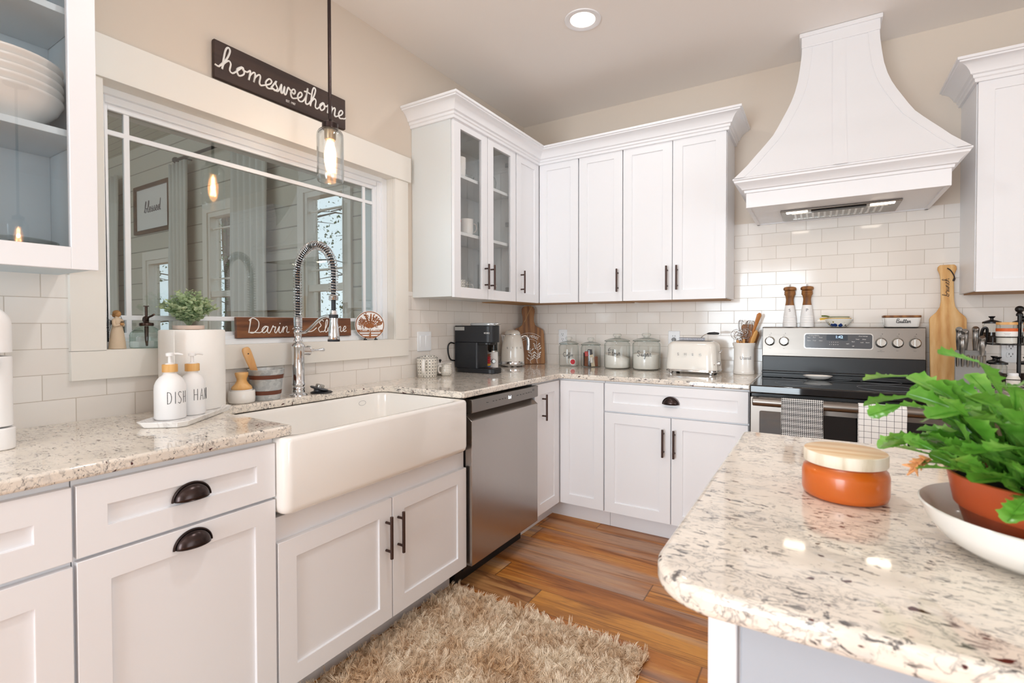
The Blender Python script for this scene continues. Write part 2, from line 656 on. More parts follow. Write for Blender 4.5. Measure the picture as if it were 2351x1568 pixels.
# --- galvanised zinc
t = NT('galvanised_zinc')
vor = t.n('TexVoronoi'); t.put(vor.inputs['Vector'], t.obj()); vor.inputs['Scale'].default_value = 70
n1 = t.noise(t.obj(), 25, 5)
t.set(Base_Color=t.ramp(t.mix(.5, vor.outputs['Color'], n1), [(.25, lin('#b3b8bb')), (.75, lin('#d6d9d9'))]), Metallic=.45, Roughness=.45)
t.bump(n1, .3, .001)
ZINC = t.m

# --- glazed subway tiles; u along the wall, v up
def tiles(name, ax, phase):
    t = NT(name)
    p = t.sep(t.world())
    u = t.math('SUBTRACT', p[ax], phase)
    v = t.math('SUBTRACT', p[2], .909)
    br = t.n('TexBrick')
    t.put(br.inputs['Vector'], t.comb(u, v))
    br.offset, br.offset_frequency = .5, 2
    br.inputs['Scale'].default_value = 1.0
    br.inputs['Mortar Size'].default_value = .0014
    br.inputs['Mortar Smooth'].default_value = .35
    br.inputs['Brick Width'].default_value = .155
    br.inputs['Row Height'].default_value = .0775
    br.inputs['Bias'].default_value = 0
    br.inputs['Color1'].default_value = lin('#f1ebe5')
    br.inputs['Color2'].default_value = lin('#ece5de')
    br.inputs['Mortar'].default_value = lin('#c9beb2')
    t.set(Base_Color=br.outputs['Color'], Roughness=t.math('ADD', t.math('MULTIPLY', br.outputs['Fac'], .6), .1))
    wav = t.noise(t.comb(t.math('MULTIPLY', u, 7), t.math('MULTIPLY', v, 14)), 1.0, 2)
    h = t.math('ADD', t.math('MULTIPLY', br.outputs['Fac'], -1.0), t.math('MULTIPLY', wav, .5))
    t.bump(h, .35, .0012)
    return t.m
TILE_B = tiles('subway_tile_range_side', 0, .061 - 6.2)
TILE_L = tiles('subway_tile_sink_side', 1, -2.807 - 6.2)

# --- granite
def granite(name, base, base2, k=1.0):
    t = NT(name)
    w = t.world()
    v = t.map(w, (.7, 1.2, 1.0), rot=(0, 0, .18))
    cloud = t.noise(v, 10, 5, .6, .6)
    c = t.mix(t.ramp(cloud, [(.36, (0, 0, 0)), (.64, (1, 1, 1))]), lin(base), lin(base2))
    # greyish quartz patches
    gp = t.ramp(t.noise(v, 30, 4, .6, .4), [(.57, (0, 0, 0)), (.70, (1, 1, 1))])
    c = t.mix(t.math('MULTIPLY', gp, .45), c, lin('#b3b0ae'))
    # soft grey veins: the ridges of a warped noise
    rid = t.math('ABSOLUTE', t.math('SUBTRACT', t.noise(v, 30, 4, .6, 1.6), .5))
    vein = t.ramp(rid, [(0.0, (1, 1, 1)), (.03, (0, 0, 0))])
    vmask = t.ramp(t.noise(v, 8, 3, .5), [(.42, (0, 0, 0)), (.58, (1, 1, 1))])
    c = t.mix(t.math('MULTIPLY', t.math('MULTIPLY', vein, vmask), .7), c, lin('#6a6668'))
    # dark slivers, clustered
    sp = t.noise(t.map(w, (.6, 1.35, 1.1), rot=(0, 0, .25)), 88, 3, .6, .8)
    spm = t.ramp(t.noise(v, 20, 3, .6), [(.38, (0, 0, 0)), (.58, (1, 1, 1))])
    dk = t.math('MULTIPLY', t.ramp(sp, [(.565, (0, 0, 0)), (.625, (1, 1, 1))]), spm)
    c = t.mix(t.math('MULTIPLY', dk, .88 * k), c, lin('#323137'))
    # larger dark crystals
    bl = t.math('MULTIPLY', t.ramp(t.noise(t.map(w, (.8, 1.2, 1), rot=(0, 0, .2)), 48, 4, .65, .9), [(.625, (0, 0, 0)), (.675, (1, 1, 1))]), t.ramp(t.noise(v, 12, 2, .5), [(.45, (0, 0, 0)), (.6, (1, 1, 1))]))
    c = t.mix(t.math('MULTIPLY', bl, .85 * k), c, lin('#2f2e34'))
    # pale quartz flecks
    q = t.ramp(t.noise(v, 70, 3, .5), [(.62, (0, 0, 0)), (.7, (1, 1, 1))])
    c = t.mix(t.math('MULTIPLY', q, .5), c, lin('#f1ece6'))
    # rare garnet specks
    g = t.ramp(t.noise(t.map(w, (.8, 1.2, 1), loc=(3, 7, 1)), 46, 2, .4, .6), [(.70, (0, 0, 0)), (.73, (1, 1, 1))])
    c = t.mix(g, c, lin('#4a1f20'))
    t.set(Base_Color=c, Roughness=.07, Coat_Weight=.3)
    return t.m
GRANITE = granite('white_speckled_granite', '#efe5d8', '#e2d8cc')

# --- wide plank floor, planks along X
t = NT('rustic_plank_floor')
p = t.sep(t.world())
PW, PL = .152, 1.22
row = t.math('FLOOR', t.math('DIVIDE', p[1], PW))
wn = t.n('TexWhiteNoise', noise_dimensions='1D'); t.put(wn.inputs['W'], row)
xo = t.math('ADD', p[0], t.math('MULTIPLY', wn.outputs[0], PL))
col = t.math('FLOOR', t.math('DIVIDE', xo, PL))
wn2 = t.n('TexWhiteNoise', noise_dimensions='2D'); t.put(wn2.inputs['Vector'], t.comb(row, col))
rnd = t.sep(wn2.outputs['Color'])
gv = t.comb(t.math('ADD', t.math('MULTIPLY', p[0], 1.1), t.math('MULTIPLY', rnd[0], 40)), t.math('ADD', t.math('MULTIPLY', p[1], 11), t.math('MULTIPLY', rnd[1], 50)), 0)
g1 = t.noise(gv, 1.3, 6, .62, 1.1)
g2 = t.noise(gv, 7, 4, .6, .5)
tone = t.ramp(rnd[2], [(0, lin('#d88f3c')), (.3, lin('#b87230')), (.5, lin('#e6a54a')), (.75, lin('#c9833a')), (1, lin('#bd8a58'))])
c = t.mix(t.ramp(g1, [(.30, (0, 0, 0)), (.52, (1, 1, 1))]), lin('#743c18'), tone)
c = t.mix(t.math('MULTIPLY', t.ramp(g1, [(.55, (0, 0, 0)), (.75, (1, 1, 1))]), .7), c, lin('#eab25c'))
c = t.mix(t.math('MULTIPLY', t.ramp(t.noise(gv, .55, 3, .5), [(.50, (0, 0, 0)), (.66, (1, 1, 1))]), .55), c, lin('#b8a496'))
g3 = t.noise(t.map(gv, (.5, 2.4, 1), loc=(9, 3, 0)), 2.2, 5, .6, .8)
c = t.mix(t.math('MULTIPLY', t.ramp(g3, [(.58, (0, 0, 0)), (.66, (1, 1, 1))]), .65), c, lin('#5e3216'))
c = t.mix(t.math('MULTIPLY', t.ramp(g2, [(.28, (1, 1, 1)), (.42, (0, 0, 0))]), .4), c, lin('#5c351e'))
fy = t.math('ABSOLUTE', t.math('SUBTRACT', t.math('FRACT', t.math('DIVIDE', p[1], PW)), .5))
fx = t.math('ABSOLUTE', t.math('SUBTRACT', t.math('FRACT', t.math('DIVIDE', xo, PL)), .5))
seam = t.math('MAXIMUM', t.ramp(fy, [(.488, (0, 0, 0)), (.497, (1, 1, 1))]), t.ramp(fx, [(.4985, (0, 0, 0)), (.4993, (1, 1, 1))]))
c = t.mix(t.math('MULTIPLY', seam, .7), c, lin('#3a2216'))
t.set(Base_Color=c, Roughness=t.math('ADD', t.math('MULTIPLY', g2, .2), .36))
t.bump(t.math('SUBTRACT', t.math('MULTIPLY', g2, .3), seam), .25, .0015)
FLOORM = t.m

# --- shiplap / beadboard of the sunroom
def boards(name, ax, pitch, c1, groove):
    t = NT(name)
    p = t.sep(t.world())
    f = t.math('ABSOLUTE', t.math('SUBTRACT', t.math('FRACT', t.math('DIVIDE', p[ax], pitch)), .5))
    g = t.ramp(f, [(.462, (0, 0, 0)), (.485, (1, 1, 1))])
    t.set(Base_Color=t.mix(g, lin(c1), lin(groove)), Roughness=.6)
    t.bump(t.math('SUBTRACT', 1.0, g), .4, .004)
    return t.m
SHIPLAP = boards('painted_shiplap', 2, .19, '#cfcabd', '#8f8b80')
BEAD = boards('beadboard_ceiling', 1, .09, '#c5c6b8', '#8e8f84')

# --- candle jar of frosted amber glass
t = NT('amber_candle_glass')
t.set(Base_Color=lin('#cc651b'), Roughness=.28, Coat_Weight=.25, Subsurface_Weight=.35, Subsurface_Radius=(.03, .012, .004), Subsurface_Scale=.6)
AMBER = t.m

# --- leaf greens
def leafmat(name, cols, rough=.35, scale=25, sss=.0):
    t = NT(name)
    f = t.noise(t.obj(), scale, 3, .6)
    t.set(Base_Color=t.ramp(f, [(.3 + .4 * i / (len(cols) - 1), lin(h)) for i, h in enumerate(cols)]), Roughness=rough)
    tl = t.n('BsdfTranslucent')
    t.put(tl.inputs['Color'], lin(cols[-1]))
    ms = t.n('MixShader'); ms.inputs[0].default_value = .22
    t.link(t.b.outputs[0], ms.inputs[1]); t.link(tl.outputs[0], ms.inputs[2])
    t.link(ms.outputs[0], t.out.inputs['Surface'])
    return t.m
CACTUS = leafmat('christmas_cactus_green', ['#3f7d1e', '#5f9f35', '#95c960'], .28, 22)
EUCA = leafmat('eucalyptus_green', ['#9db692', '#bfd2ab', '#e0ebc4'], .5, 40)
PINETREE = leafmat('woodland_foliage', ['#39452a', '#586640', '#7d8a5e'], .8, 3)
BARK = mat('tree_bark', '#6b5a4a', .9, vary=.4, vscale=8)
LEAFGROUND = mat('leaf_litter', '#a98f74', .95, vary=.4, vscale=3)

# --- fabrics
t = NT('black_white_woven_towel')
p = t.sep(t.obj())
a = t.math('SINE', t.math('MULTIPLY', p[0], 2 * pi / .0075))
b = t.math('SINE', t.math('MULTIPLY', p[2], 2 * pi / .0075))
chk = t.math('ADD', a, b)
band = t.math('SINE', t.math('MULTIPLY', p[2], 2 * pi / .026))
t.set(Base_Color=t.mix(t.ramp(t.math('ADD', t.math('MULTIPLY', chk, .25), t.math('ADD', t.math('MULTIPLY', band, -.07), .5)), [(.42, (0, 0, 0)), (.52, (1, 1, 1))]), lin('#e9e6e2'), lin('#242428')), Roughness=.9)
t.bump(chk, .4, .001)
TOWEL1 = t.m
t = NT('white_windowpane_towel')
p = t.sep(t.obj())
fa = t.math('ABSOLUTE', t.math('SUBTRACT', t.math('FRACT', t.math('DIVIDE', p[0], .026)), .5))
fb = t.math('ABSOLUTE', t.math('SUBTRACT', t.math('FRACT', t.math('DIVIDE', p[2], .026)), .5))
ln = t.math('GREATER_THAN', t.math('MAXIMUM', fa, fb), .473)
t.set(Base_Color=t.mix(ln, lin('#f3f2f0'), lin('#3f3f44')), Roughness=.9)
t.bump(t.noise(t.obj(), 300, 2), .2, .0006)
TOWEL2 = t.m
CURTAIN = mat('sheer_white_curtain', '#d9d8d2', .9, vary=.05, vscale=6)
t = NT('beige_shag_pile')
f = t.noise(t.world(), 7, 4, .6)
hi = t.n('HairInfo')
c = t.mix(t.ramp(f, [(.38, (0, 0, 0)), (.62, (1, 1, 1))]), lin('#dcb88e'), lin('#fff0da'))
c = t.mix(t.math('MULTIPLY', hi.outputs['Random'], .35), c, lin('#f7e3cc'))
t.set(Base_Color=c, Roughness=.8)
SHAG = t.m

# --- patterned stoneware: dark stencilled petals on cream
def petal(name, pitch, cols=('#efe9de', '#2b292c'), ax=0):
    t = NT(name)
    o = t.sep(t.obj())
    ang = t.math('ARCTAN2', o[1], o[0])
    u = t.math('MULTIPLY', ang, .055)
    fu = t.math('SUBTRACT', t.math('FRACT', t.math('DIVIDE', u, pitch)), .5)
    fv = t.math('SUBTRACT', t.math('FRACT', t.math('DIVIDE', o[2], pitch)), .5)
    au, av = t.math('ABSOLUTE', fu), t.math('ABSOLUTE', fv)
    d = t.math('ABSOLUTE', t.math('SUBTRACT', au, av))
    rr = t.math('MAXIMUM', au, av)
    pet = t.math('MULTIPLY', t.math('LESS_THAN', d, t.math('MULTIPLY', t.math('SUBTRACT', .46, rr), .55)), t.math('GREATER_THAN', rr, .1))
    t.set(Base_Color=t.mix(pet, lin(cols[0]), lin(cols[1])), Roughness=.2, Coat_Weight=.3)
    return t.m
PETAL = petal('black_petal_stoneware', .0175)
PETAL_S = petal('small_petal_stoneware', .0105)

# --- painted floral pottery
t = NT('floral_painted_pottery')
v1 = t.n('TexVoronoi'); t.put(v1.inputs['Vector'], t.obj()); v1.inputs['Scale'].default_value = 34
v2 = t.n('TexVoronoi'); t.put(v2.inputs['Vector'], t.map(t.obj(), loc=(.3, .2, .1))); v2.inputs['Scale'].default_value = 60
c = t.mix(t.ramp(v2.outputs['Distance'], [(.26, (1, 1, 1)), (.3, (0, 0, 0))]), lin('#f1ece0'), t.mix(t.math('GREATER_THAN', t.sep(v2.outputs['Color'])[0], .5), lin('#8c7a2c'), lin('#3f3a33')))
c = t.mix(t.ramp(v1.outputs['Distance'], [(.36, (1, 1, 1)), (.4, (0, 0, 0))]), c, t.mix(t.math('GREATER_THAN', t.sep(v1.outputs['Color'])[0], .55), lin('#27407e'), lin('#f1ece0')))
t.set(Base_Color=c, Roughness=.2)
FLORAL = t.m
YGLAZE = mat('yellow_glazed_rim', '#d8b04a', .3)
GGLAZE = mat('olive_green_glaze', '#5d6a2c', .3)

# --- white marble tray
t = NT('white_marble')
rid = t.math('ABSOLUTE', t.math('SUBTRACT', t.noise(t.obj(), 9, 5, .6, 1.5), .5))
t.set(Base_Color=t.mix(t.ramp(rid, [(0, (1, 1, 1)), (.06, (0, 0, 0))]), lin('#f0eeec'), lin('#dedad8')), Roughness=.25)
MARBLE = t.m

# ================================================================ the setting
def frame_boxes(mb, u0, u1, v0, v1, o, axis, a, b, m=0):
    """four boxes round an opening o=(u0,u1,v0,v1) in a wall across `axis`"""
    p, q, r, s_ = o
    for U0, U1, V0, V1 in ((u0, p, v0, v1), (q, u1, v0, v1), (p, q, v0, r), (p, q, s_, v1)):
        if U1 - U0 > 1e-5 and V1 - V0 > 1e-5:
            if axis == 'x':
                mb.box(a, b, U0, U1, V0, V1, m)
            else:
                mb.box(U0, U1, a, b, V0, V1, m)

H = 2.75
XR, YB = 5.5, -6.5
struct(M().box(-.16, XR, YB, .15, -.05, 0).build('floor', FLOORM))
struct(M().box(-.16, XR, YB, .15, H, H + .1).build('ceiling', CEIL))
mb = M()
frame_boxes(mb, YB, .15, 0, H, (-2.672, -1.373, 1.118, 2.022), 'x', -.16, 0)
struct(mb.build('wall_left', WALLP))
struct(M().box(0, XR, 0, .15, 0, H).build('wall_back', WALLP))
mb = M()
frame_boxes(mb, 0, XR, 0, H, (.12, 1.9, .12, 2.2), 'y', YB - .15, YB)
struct(mb.build('wall_rear', BOUNCEW))
mb = M()
frame_boxes(mb, YB, .15, 0, H, (-4.9, -2.3, .2, 2.3), 'x', XR, XR + .15)
struct(mb.build('wall_right', BOUNCEW))

# unseen window and door added outside the view, shaped for the fill light
for nm, ax, o in (('added_window_2', 'y', (.12, 1.9, .12, 2.2)), ('added_door_1', 'x', (-4.9, -2.3, .2, 2.3))):
    mb = M()
    a = (YB - .1, YB - .04) if ax == 'y' else (XR + .04, XR + .1)
    frame_boxes(mb, o[0], o[1], o[2], o[3], (o[0] + .06, o[1] - .06, o[2] + .06, o[3] - .06), ax, *a)
    um = (o[0] + o[1]) / 2
    if ax == 'y':
        mb.box(um - .03, um + .03, a[0], a[1], o[2], o[3])
    else:
        mb.box(a[0], a[1], um - .03, um + .03, o[2], o[3])
    f = struct(mb.build(nm, VINYL))
    mb = M()
    if ax == 'y':
        mb.box(o[0] + .05, o[1] - .05, YB - .072, YB - .068, o[2] + .05, o[3] - .05)
    else:
        mb.box(XR + .068, XR + .072, o[0] + .05, o[1] - .05, o[2] + .05, o[3] - .05)
    mb.build('pane', PANE, f)

# tiled splashback slabs
TT = .004
struct(M().box(0, 1.53, -TT, 0, .90, 1.40).box(1.53, 2.61, -TT, 0, .90, 1.832).box(2.61, 3.9, -TT, 0, .90, 1.40).build('trim_1', TILE_B, weld=False))
struct(M().box(0, TT, -3.8, -2.745, .90, 1.40).box(0, TT, -2.745, -1.29, .90, 1.045).box(0, TT, -1.29, 0, .90, 1.40).build('trim_2', TILE_L, weld=False))

# sink window: casing, jamb, frame, prairie bars, pane
mb = M()
mb.box(0, .02, -2.745, -2.655, 1.13, 2.005)
mb.box(0, .02, -1.388, -1.291, 1.13, 2.005)
mb.box(0, .02, -2.745, -1.291, 1.04, 1.1335)
mb.box(0, .028, -2.76, -1.275, 2.005, 2.141)
win = struct(mb.build('window_1', TRIM, bevel=.0012, bseg=1))
mb = M()
frame_boxes(mb, -2.672, -1.373, 1.118, 2.022, (-2.656, -1.389, 1.134, 2.006), 'x', -.158, .0)
mb.build('jamb', TRIM, win, bevel=.001, bseg=1)
mb = M()
frame_boxes(mb, -2.656, -1.389, 1.134, 2.006, (-2.636, -1.425, 1.157, 1.982), 'x', -.13, -.042)
frame_boxes(mb, -2.64, -1.42, 1.15, 1.99, (-2.626, -1.45, 1.172, 1.958), 'x', -.13, -.056)
frame_boxes(mb, -2.63, -1.44, 1.165, 1.965, (-2.615, -1.466, 1.186, 1.94), 'x', -.13, -.068)
mb.build('window_frame', VINYL, win, bevel=.002, bseg=1)
mb = M()
for y in (-2.56, -1.521):
    mb.box(-.087, -.073, y - .009, y + .009, 1.18, 1.945)
for z in (1.238, 1.866):
    mb.box(-.0872, -.0728, -2.62, -1.46, z - .009, z + .009)
mb.build('window_grille', VINYL, win, bevel=.002, bseg=1)
M().box(-.0815, -.0785, -2.62, -1.46, 1.18, 1.945).build('pane', PANE, win)

# ================================================================ sunroom beyond the window
SX0, SX1, SY0, SY1, SH = -7.0, -.16, -5.3, -.6, 3.35
struct(M().box(SX0, SX1, SY0, .4, -.05, 0).build('floor_sunroom', FLOORM))
struct(M().box(SX0, SX1 + .16, SY0, SY1 + .12, SH, SH + .08).box(SX1, SX1 + .1, SY0, SY1, H + .1, SH).build('ceiling_sunroom', BEAD))
mb = M()
wins = [(-3.47, -2.95, .55, 2.37), (-1.87, -1.345, .55, 2.36), (-4.85, -4.30, .25, 1.97)]
xs = sorted(wins)
prev = SX0
for o in xs:
    mb.box(prev, o[0], SY1, SY1 + .12, 0, SH)
    mb.box(o[0], o[1], SY1, SY1 + .12, 0, o[2])
    mb.box(o[0], o[1], SY1, SY1 + .12, o[3], SH)
    prev = o[1]
mb.box(prev, SX1, SY1, SY1 + .12, 0, SH)
struct(mb.build('wall_sunroom_end', SHIPLAP))
struct(M().box(SX0 - .1, SX0, SY0, SY1 + .12, 0, SH).build('wall_sunroom_far', SHIPLAP))
for i, o in enumerate(wins):
    nm = ('window_3', 'window_4', 'door_2')[i]
    mb = M()
    frame_boxes(mb, o[0] - .085, o[1] + .085, o[2] - .1, o[3] + .1, (o[0], o[1], o[2], o[3]), 'y', SY1 - .025, SY1)
    frame_boxes(mb, o[0], o[1], o[2], o[3], (o[0] + .035, o[1] - .035, o[2] + .05, o[3] - .045), 'y', SY1 - .01, SY1 + .08)
    if i < 2:
        zm = 1.53
        mb.box(o[0], o[1], SY1, SY1 + .06, zm - .03, zm + .03)
        mb.box(o[0], o[1], SY1 + .02, SY1 + .04, o[3] - .17, o[3] - .155)
        mb.box(o[0], o[1], SY1 + .02, SY1 + .04, 1.68, 1.695)
    f = struct(mb.build(nm, TRIM, bevel=.002, bseg=1))
    M().box(o[0] + .02, o[1] - .02, SY1 + .049, SY1 + .051, o[2] + .02, o[3] - .02).build('pane', CABPANE, f)

# framed sign on the sunroom wall
t = thing('framed_sign', 'white sign reading blessed in a brown wooden frame on the sunroom wall', 'framed sign', (-4.685, SY1 - .001, 2.576))
mb = M()
frame_boxes(mb, -.44, .44, -.283, .283, (-.4, .4, -.243, .243), 'y', -.035, 0)
mb.build('frame', wood('frame_walnut', ['#3d2617', '#55361f', '#6a4629'], 5, 'x'), t, bevel=.003)
M().box(-.405, .405, -.012, -.002, -.25, .25).build('panel', MATTEW, t)
mb = M()
write(mb, 'blessed', .062, Tr((0, -.014, -.04)), r=.0038, stretch=1.2)
mb.build('lettering', GREYINK, t)

# curtain rod and sheer curtains
t = thing('curtain_rod', 'dark metal curtain rod above the sunroom window', 'curtain rod', (-3.2, SY1 - .09, 2.98))
M().tube([(-.72, 0, 0), (.95, 0, 0)], .016, 12).ball((-.75, 0, 0), .034).ball((.97, 0, 0), .034).build('rod', BLACK, t)
M().tube([(-.6, 0, 0), (-.6, .088, 0)], .009).build('bracket', BLACK, t)
M().tube([(.8, 0, 0), (.8, .088, 0)], .009).build('bracket', BLACK, t)
def curtain(x0, x1, z0, z1, y, label, folds):
    mb = M()
    n = folds * 8
    vs, fs = [], []
    for j in range(9):
        z = z0 + (z1 - z0) * j / 8
        for i in range(n + 1):
            u = i / n
            w = .022 + .012 * (1 - j / 8)
            vs.append((x0 + (x1 - x0) * u, y + w * sin(u * folds * 2 * pi + .4 * sin(j)), z))
    for j in range(8):
        for i in range(n):
            a = j * (n + 1) + i
            fs.append((a, a + 1, a + n + 2, a + n + 1))
    o = mb.add(vs, fs).build('sheer_curtain', CURTAIN, solid=.002, sharp=80)
    return tag(o, label, 'curtain', 'sheer curtains in the sunroom')
curtain(-4.12, -3.72, .03, 2.95, SY1 - .09, 'sheer white curtain hanging left of the middle sunroom window, beside the framed sign', 5)
curtain(-2.9, -2.3, .03, 2.95, SY1 - .09, 'sheer white curtain hanging between the two tall sunroom windows', 6)
curtain(-6.1, -5.4, .03, 3.05, SY1 - .09, 'sheer white curtain at the far left edge of the window view', 6)

# recessed lamps in the sunroom ceiling are real lamps too
def lamp_disc(name, loc, power, color, size=.12, spread=pi):
    return area(name, loc, (0, 0, 0), size, size, power, color, spread, 'DISK')

# woodland outside the sunroom
struct(M().box(-40, 10, .45, 40, -.5, -.3).build('ground_outside', LEAFGROUND))
random.seed(3)
k = 0
for (x, y, r) in ((-3.6, 1.5, .07), (-4.9, 3.0, .12), (-7.0, 3.2, .09), (-6.6, 5.4, .15), (-9.6, 4.9, .12), (-10.0, 7.2, .17), (-12.8, 7.0, .14), (-7.2, 1.3, .08), (-9.6, 2.4, .15), (-12.2, 4.2, .12), (-15.6, 6.2, .2), (-9.8, .9, .1), (-13.4, 2.2, .17), (-17.2, 3.9, .2)):
    k += 1
    t = thing('pine_tree', ['slim tree trunk with sparse needles seen through the sunroom windows', 'thick dark tree trunk seen through the sunroom windows'][r > .13], 'tree', (x, y, -.3), random.random() * 6, 'trees outside the sunroom windows')
    h = 7 + 3 * random.random()
    mb = M().tube([(0.06 * sin(i), .05 * cos(i * 1.3), h * i / 8) for i in range(9)], [r * (1 - .09 * i) for i in range(9)], 10)
    for j in range(14):
        z = 1.0 + (h - 1.5) * j / 14
        a = j * 2.4
        L = .5 + random.random() * .9
        mb.tube([(0, 0, z), (L * .5 * cos(a), L * .5 * sin(a), z + .08), (L * cos(a), L * sin(a), z - .02)], [.025, .015, .006], 5)
    mb.build('trunk', BARK, t)
    mb = M()
    for j in range(620):
        a = random.random() * 2 * pi
        z = 1.0 + (h - 1) * random.random()
        R = (.15 + .75 * random.random()) * (1.15 - z / h * .6)
        c = Vector((R * cos(a), R * sin(a), z))
        d = Vector((random.uniform(-1, 1), random.uniform(-1, 1), random.uniform(-.4, .4))).normalized() * random.uniform(.014, .045)
        e = d.orthogonal().normalized() * d.length * .55
        mb.add([c - d, c + e, c + d, c - e + Vector((0, 0, .03))], [(0, 1, 2, 3)])
    mb.build('foliage', PINETREE, t)

# ================================================================ cabinetry
# cabinets are built facing -Y with their left end at x=0 and back at y=0; the sink run is turned to face +X
def shaker(x0, x1, z0, z1, y, rail=.057, t=.019, rec=.008, stile=None):
    """five-piece door: flat frame round a recessed panel, front face at y"""
    st = stile or rail
    X = [x0, x0 + st, x1 - st, x1]
    Z = [z0, z0 + rail, z1 - rail, z1]
    vs = [(x0, y, z0), (x1, y, z0), (x1, y, z1), (x0, y, z1),
          (X[1], y, Z[1]), (X[2], y, Z[1]), (X[2], y, Z[2]), (X[1], y, Z[2]),
          (X[1], y + rec, Z[1]), (X[2], y + rec, Z[1]), (X[2], y + rec, Z[2]), (X[1], y + rec, Z[2]),
          (x0, y + t, z0), (x1, y + t, z0), (x1, y + t, z1), (x0, y + t, z1)]
    fs = [(0, 1, 5, 4), (1, 2, 6, 5), (2, 3, 7, 6), (3, 0, 4, 7), (4, 5, 9, 8), (5, 6, 10, 9), (6, 7, 11, 10), (7, 4, 8, 11), (8, 9, 10, 11),
          (0, 12, 13, 1), (1, 13, 14, 2), (2, 14, 15, 3), (3, 15, 12, 0), (12, 15, 14, 13)]
    return M().add(vs, fs)


def bar_handle(par, x, z0, z1, y):
    mb = M().tube([(x, y - .03, z0), (x, y - .03, z1)], .006, 12)
    for z in (z0 + .026, z1 - .026):
        mb.tube([(x, y, z), (x, y - .03, z)], .0048, 10)
        mb.lathe([(.0, 0), (.007, 0), (.007, .002), (0, .002)], 10, (x, y, z)) if False else None
    return mb.build('handle', BRONZE2, par, bevel=.0012, bseg=2)


def cup_pull(par, x, z, y, w=.088, h=.040, d=.026):
    """half-dome bin pull; z is the lower lip"""
    mb = M()
    nu, nv = 20, 8
    vs, fs = [], []
    for j in range(nv + 1):
        v = (pi / 2) * j / nv
        for i in range(nu + 1):
            u = pi * i / nu
            vs.append((x - w / 2 * .9 * cos(u), y - d * sin(u) * sin(v) - .001, z + (h - .004) * sin(u) * cos(v)))
    for j in range(nv):
        for i in range(nu):
            a = j * (nu + 1) + i
            fs.append((a, a + 1, a + nu + 2, a + nu + 1))
    mb.add(vs, fs)
    o = mb.build('handle', BRONZE, par, solid=.0022, sharp=60)
    rim = [(x - w / 2 * cos(pi * i / 24), y - .0022, z - .001 + h * sin(pi * i / 24)) for i in range(25)]
    lip = [(x - w / 2 * .9 * cos(pi * i / 20), y - d * sin(pi * i / 20) - .001, z) for i in range(21)]
    M().tube(rim, .0028, 6).tube(lip, .0016, 6).build('rim', BRONZE, o)
    return o


def door(par, x0, x1, z0, z1, y, name='door', rail=.057, bar=None, cup=None):
    o = shaker(x0, x1, z0, z1, y, rail).build(name, W, par, bevel=.0011, bseg=2, sharp=25)
    if bar:
        bar_handle(o, bar[0], bar[1], bar[2], y)
    if cup:
        cup_pull(o, cup[0], cup[1], y)
    return o


BD = .61                      # base carcass depth
FD = BD + .019                # face of the base doors
UD, UF = .286, .305           # wall cabinet carcass / door face
ZB, ZT = 1.366, 2.34


def base(name, label, loc, rz, Wd, fronts, toe=True, group='white base cabinets', x_body=(0, None), top=.883):
    t = thing(name, label, 'cabinet', loc, rz, group)
    a, b = x_body[0], x_body[1] if x_body[1] else Wd
    mb = M().box(a, b, -BD, -.006, .115, top)
    mb.build('carcass', W, t, bevel=.0008, bseg=1)
    if toe:
        M().box(a, b, -.525, -.006, 0, .115).build('toe_kick', W, t)
    for f in fronts:
        door(t, f['x'][0], f['x'][1], f['z'][0], f['z'][1], -FD, f.get('name', 'door'), f.get('rail', .06), f.get('bar'), f.get('cup'))
    return t

LZ = pi / 2
# --- sink run, listed from the left edge of the photograph
y0 = -3.70
base('base_cabinet', 'white base cabinet out past the left edge, left of the drawer and door cabinet', (0, -3.70, 0), LZ, .394, [dict(x=(.004, .390), z=(.711, .868), name='drawer', cup=(.2, .776)), dict(x=(.004, .390), z=(.122, .699), bar=(.06, .49, .64))])
y0 = -3.302
base('base_cabinet', 'white base cabinet cut off by the left edge of the photo', (0, y0, 0), LZ, .378, [dict(x=(.004, -2.926 - y0), z=(.709, .868), name='drawer', cup=(.1, .776)), dict(x=(.004, -2.926 - y0), z=(.122, .697), bar=(.05, .5, .65))])
y0 = -2.922
base('base_cabinet', 'white base cabinet with two dark cup pulls left of the apron sink', (0, y0, 0), LZ, .4565, [dict(x=(.003, .453), z=(.711, .868), name='drawer', rail=.055, cup=(.229, .776)), dict(x=(.003, .453), z=(.122, .703), name='pull_out_front', rail=.06, cup=(.231, .656))])
y0 = -2.464
t = thing('sink_cabinet', 'white two door cabinet below the apron front sink', 'cabinet', (0, y0, 0), LZ, 'white base cabinets')
M().box(0, .908, -BD, -.006, .115, .64).build('carcass', W, t, bevel=.001, bseg=1)
M().box(0, .908, -.525, -.006, 0, .115).build('toe_kick', W, t)
door(t, .002, .451, .118, .568, -FD, rail=.06, bar=(-2.042 - y0, .357, .512))
door(t, .456, .903, .118, .568, -FD, rail=.06, bar=(-1.982 - y0, .357, .512))
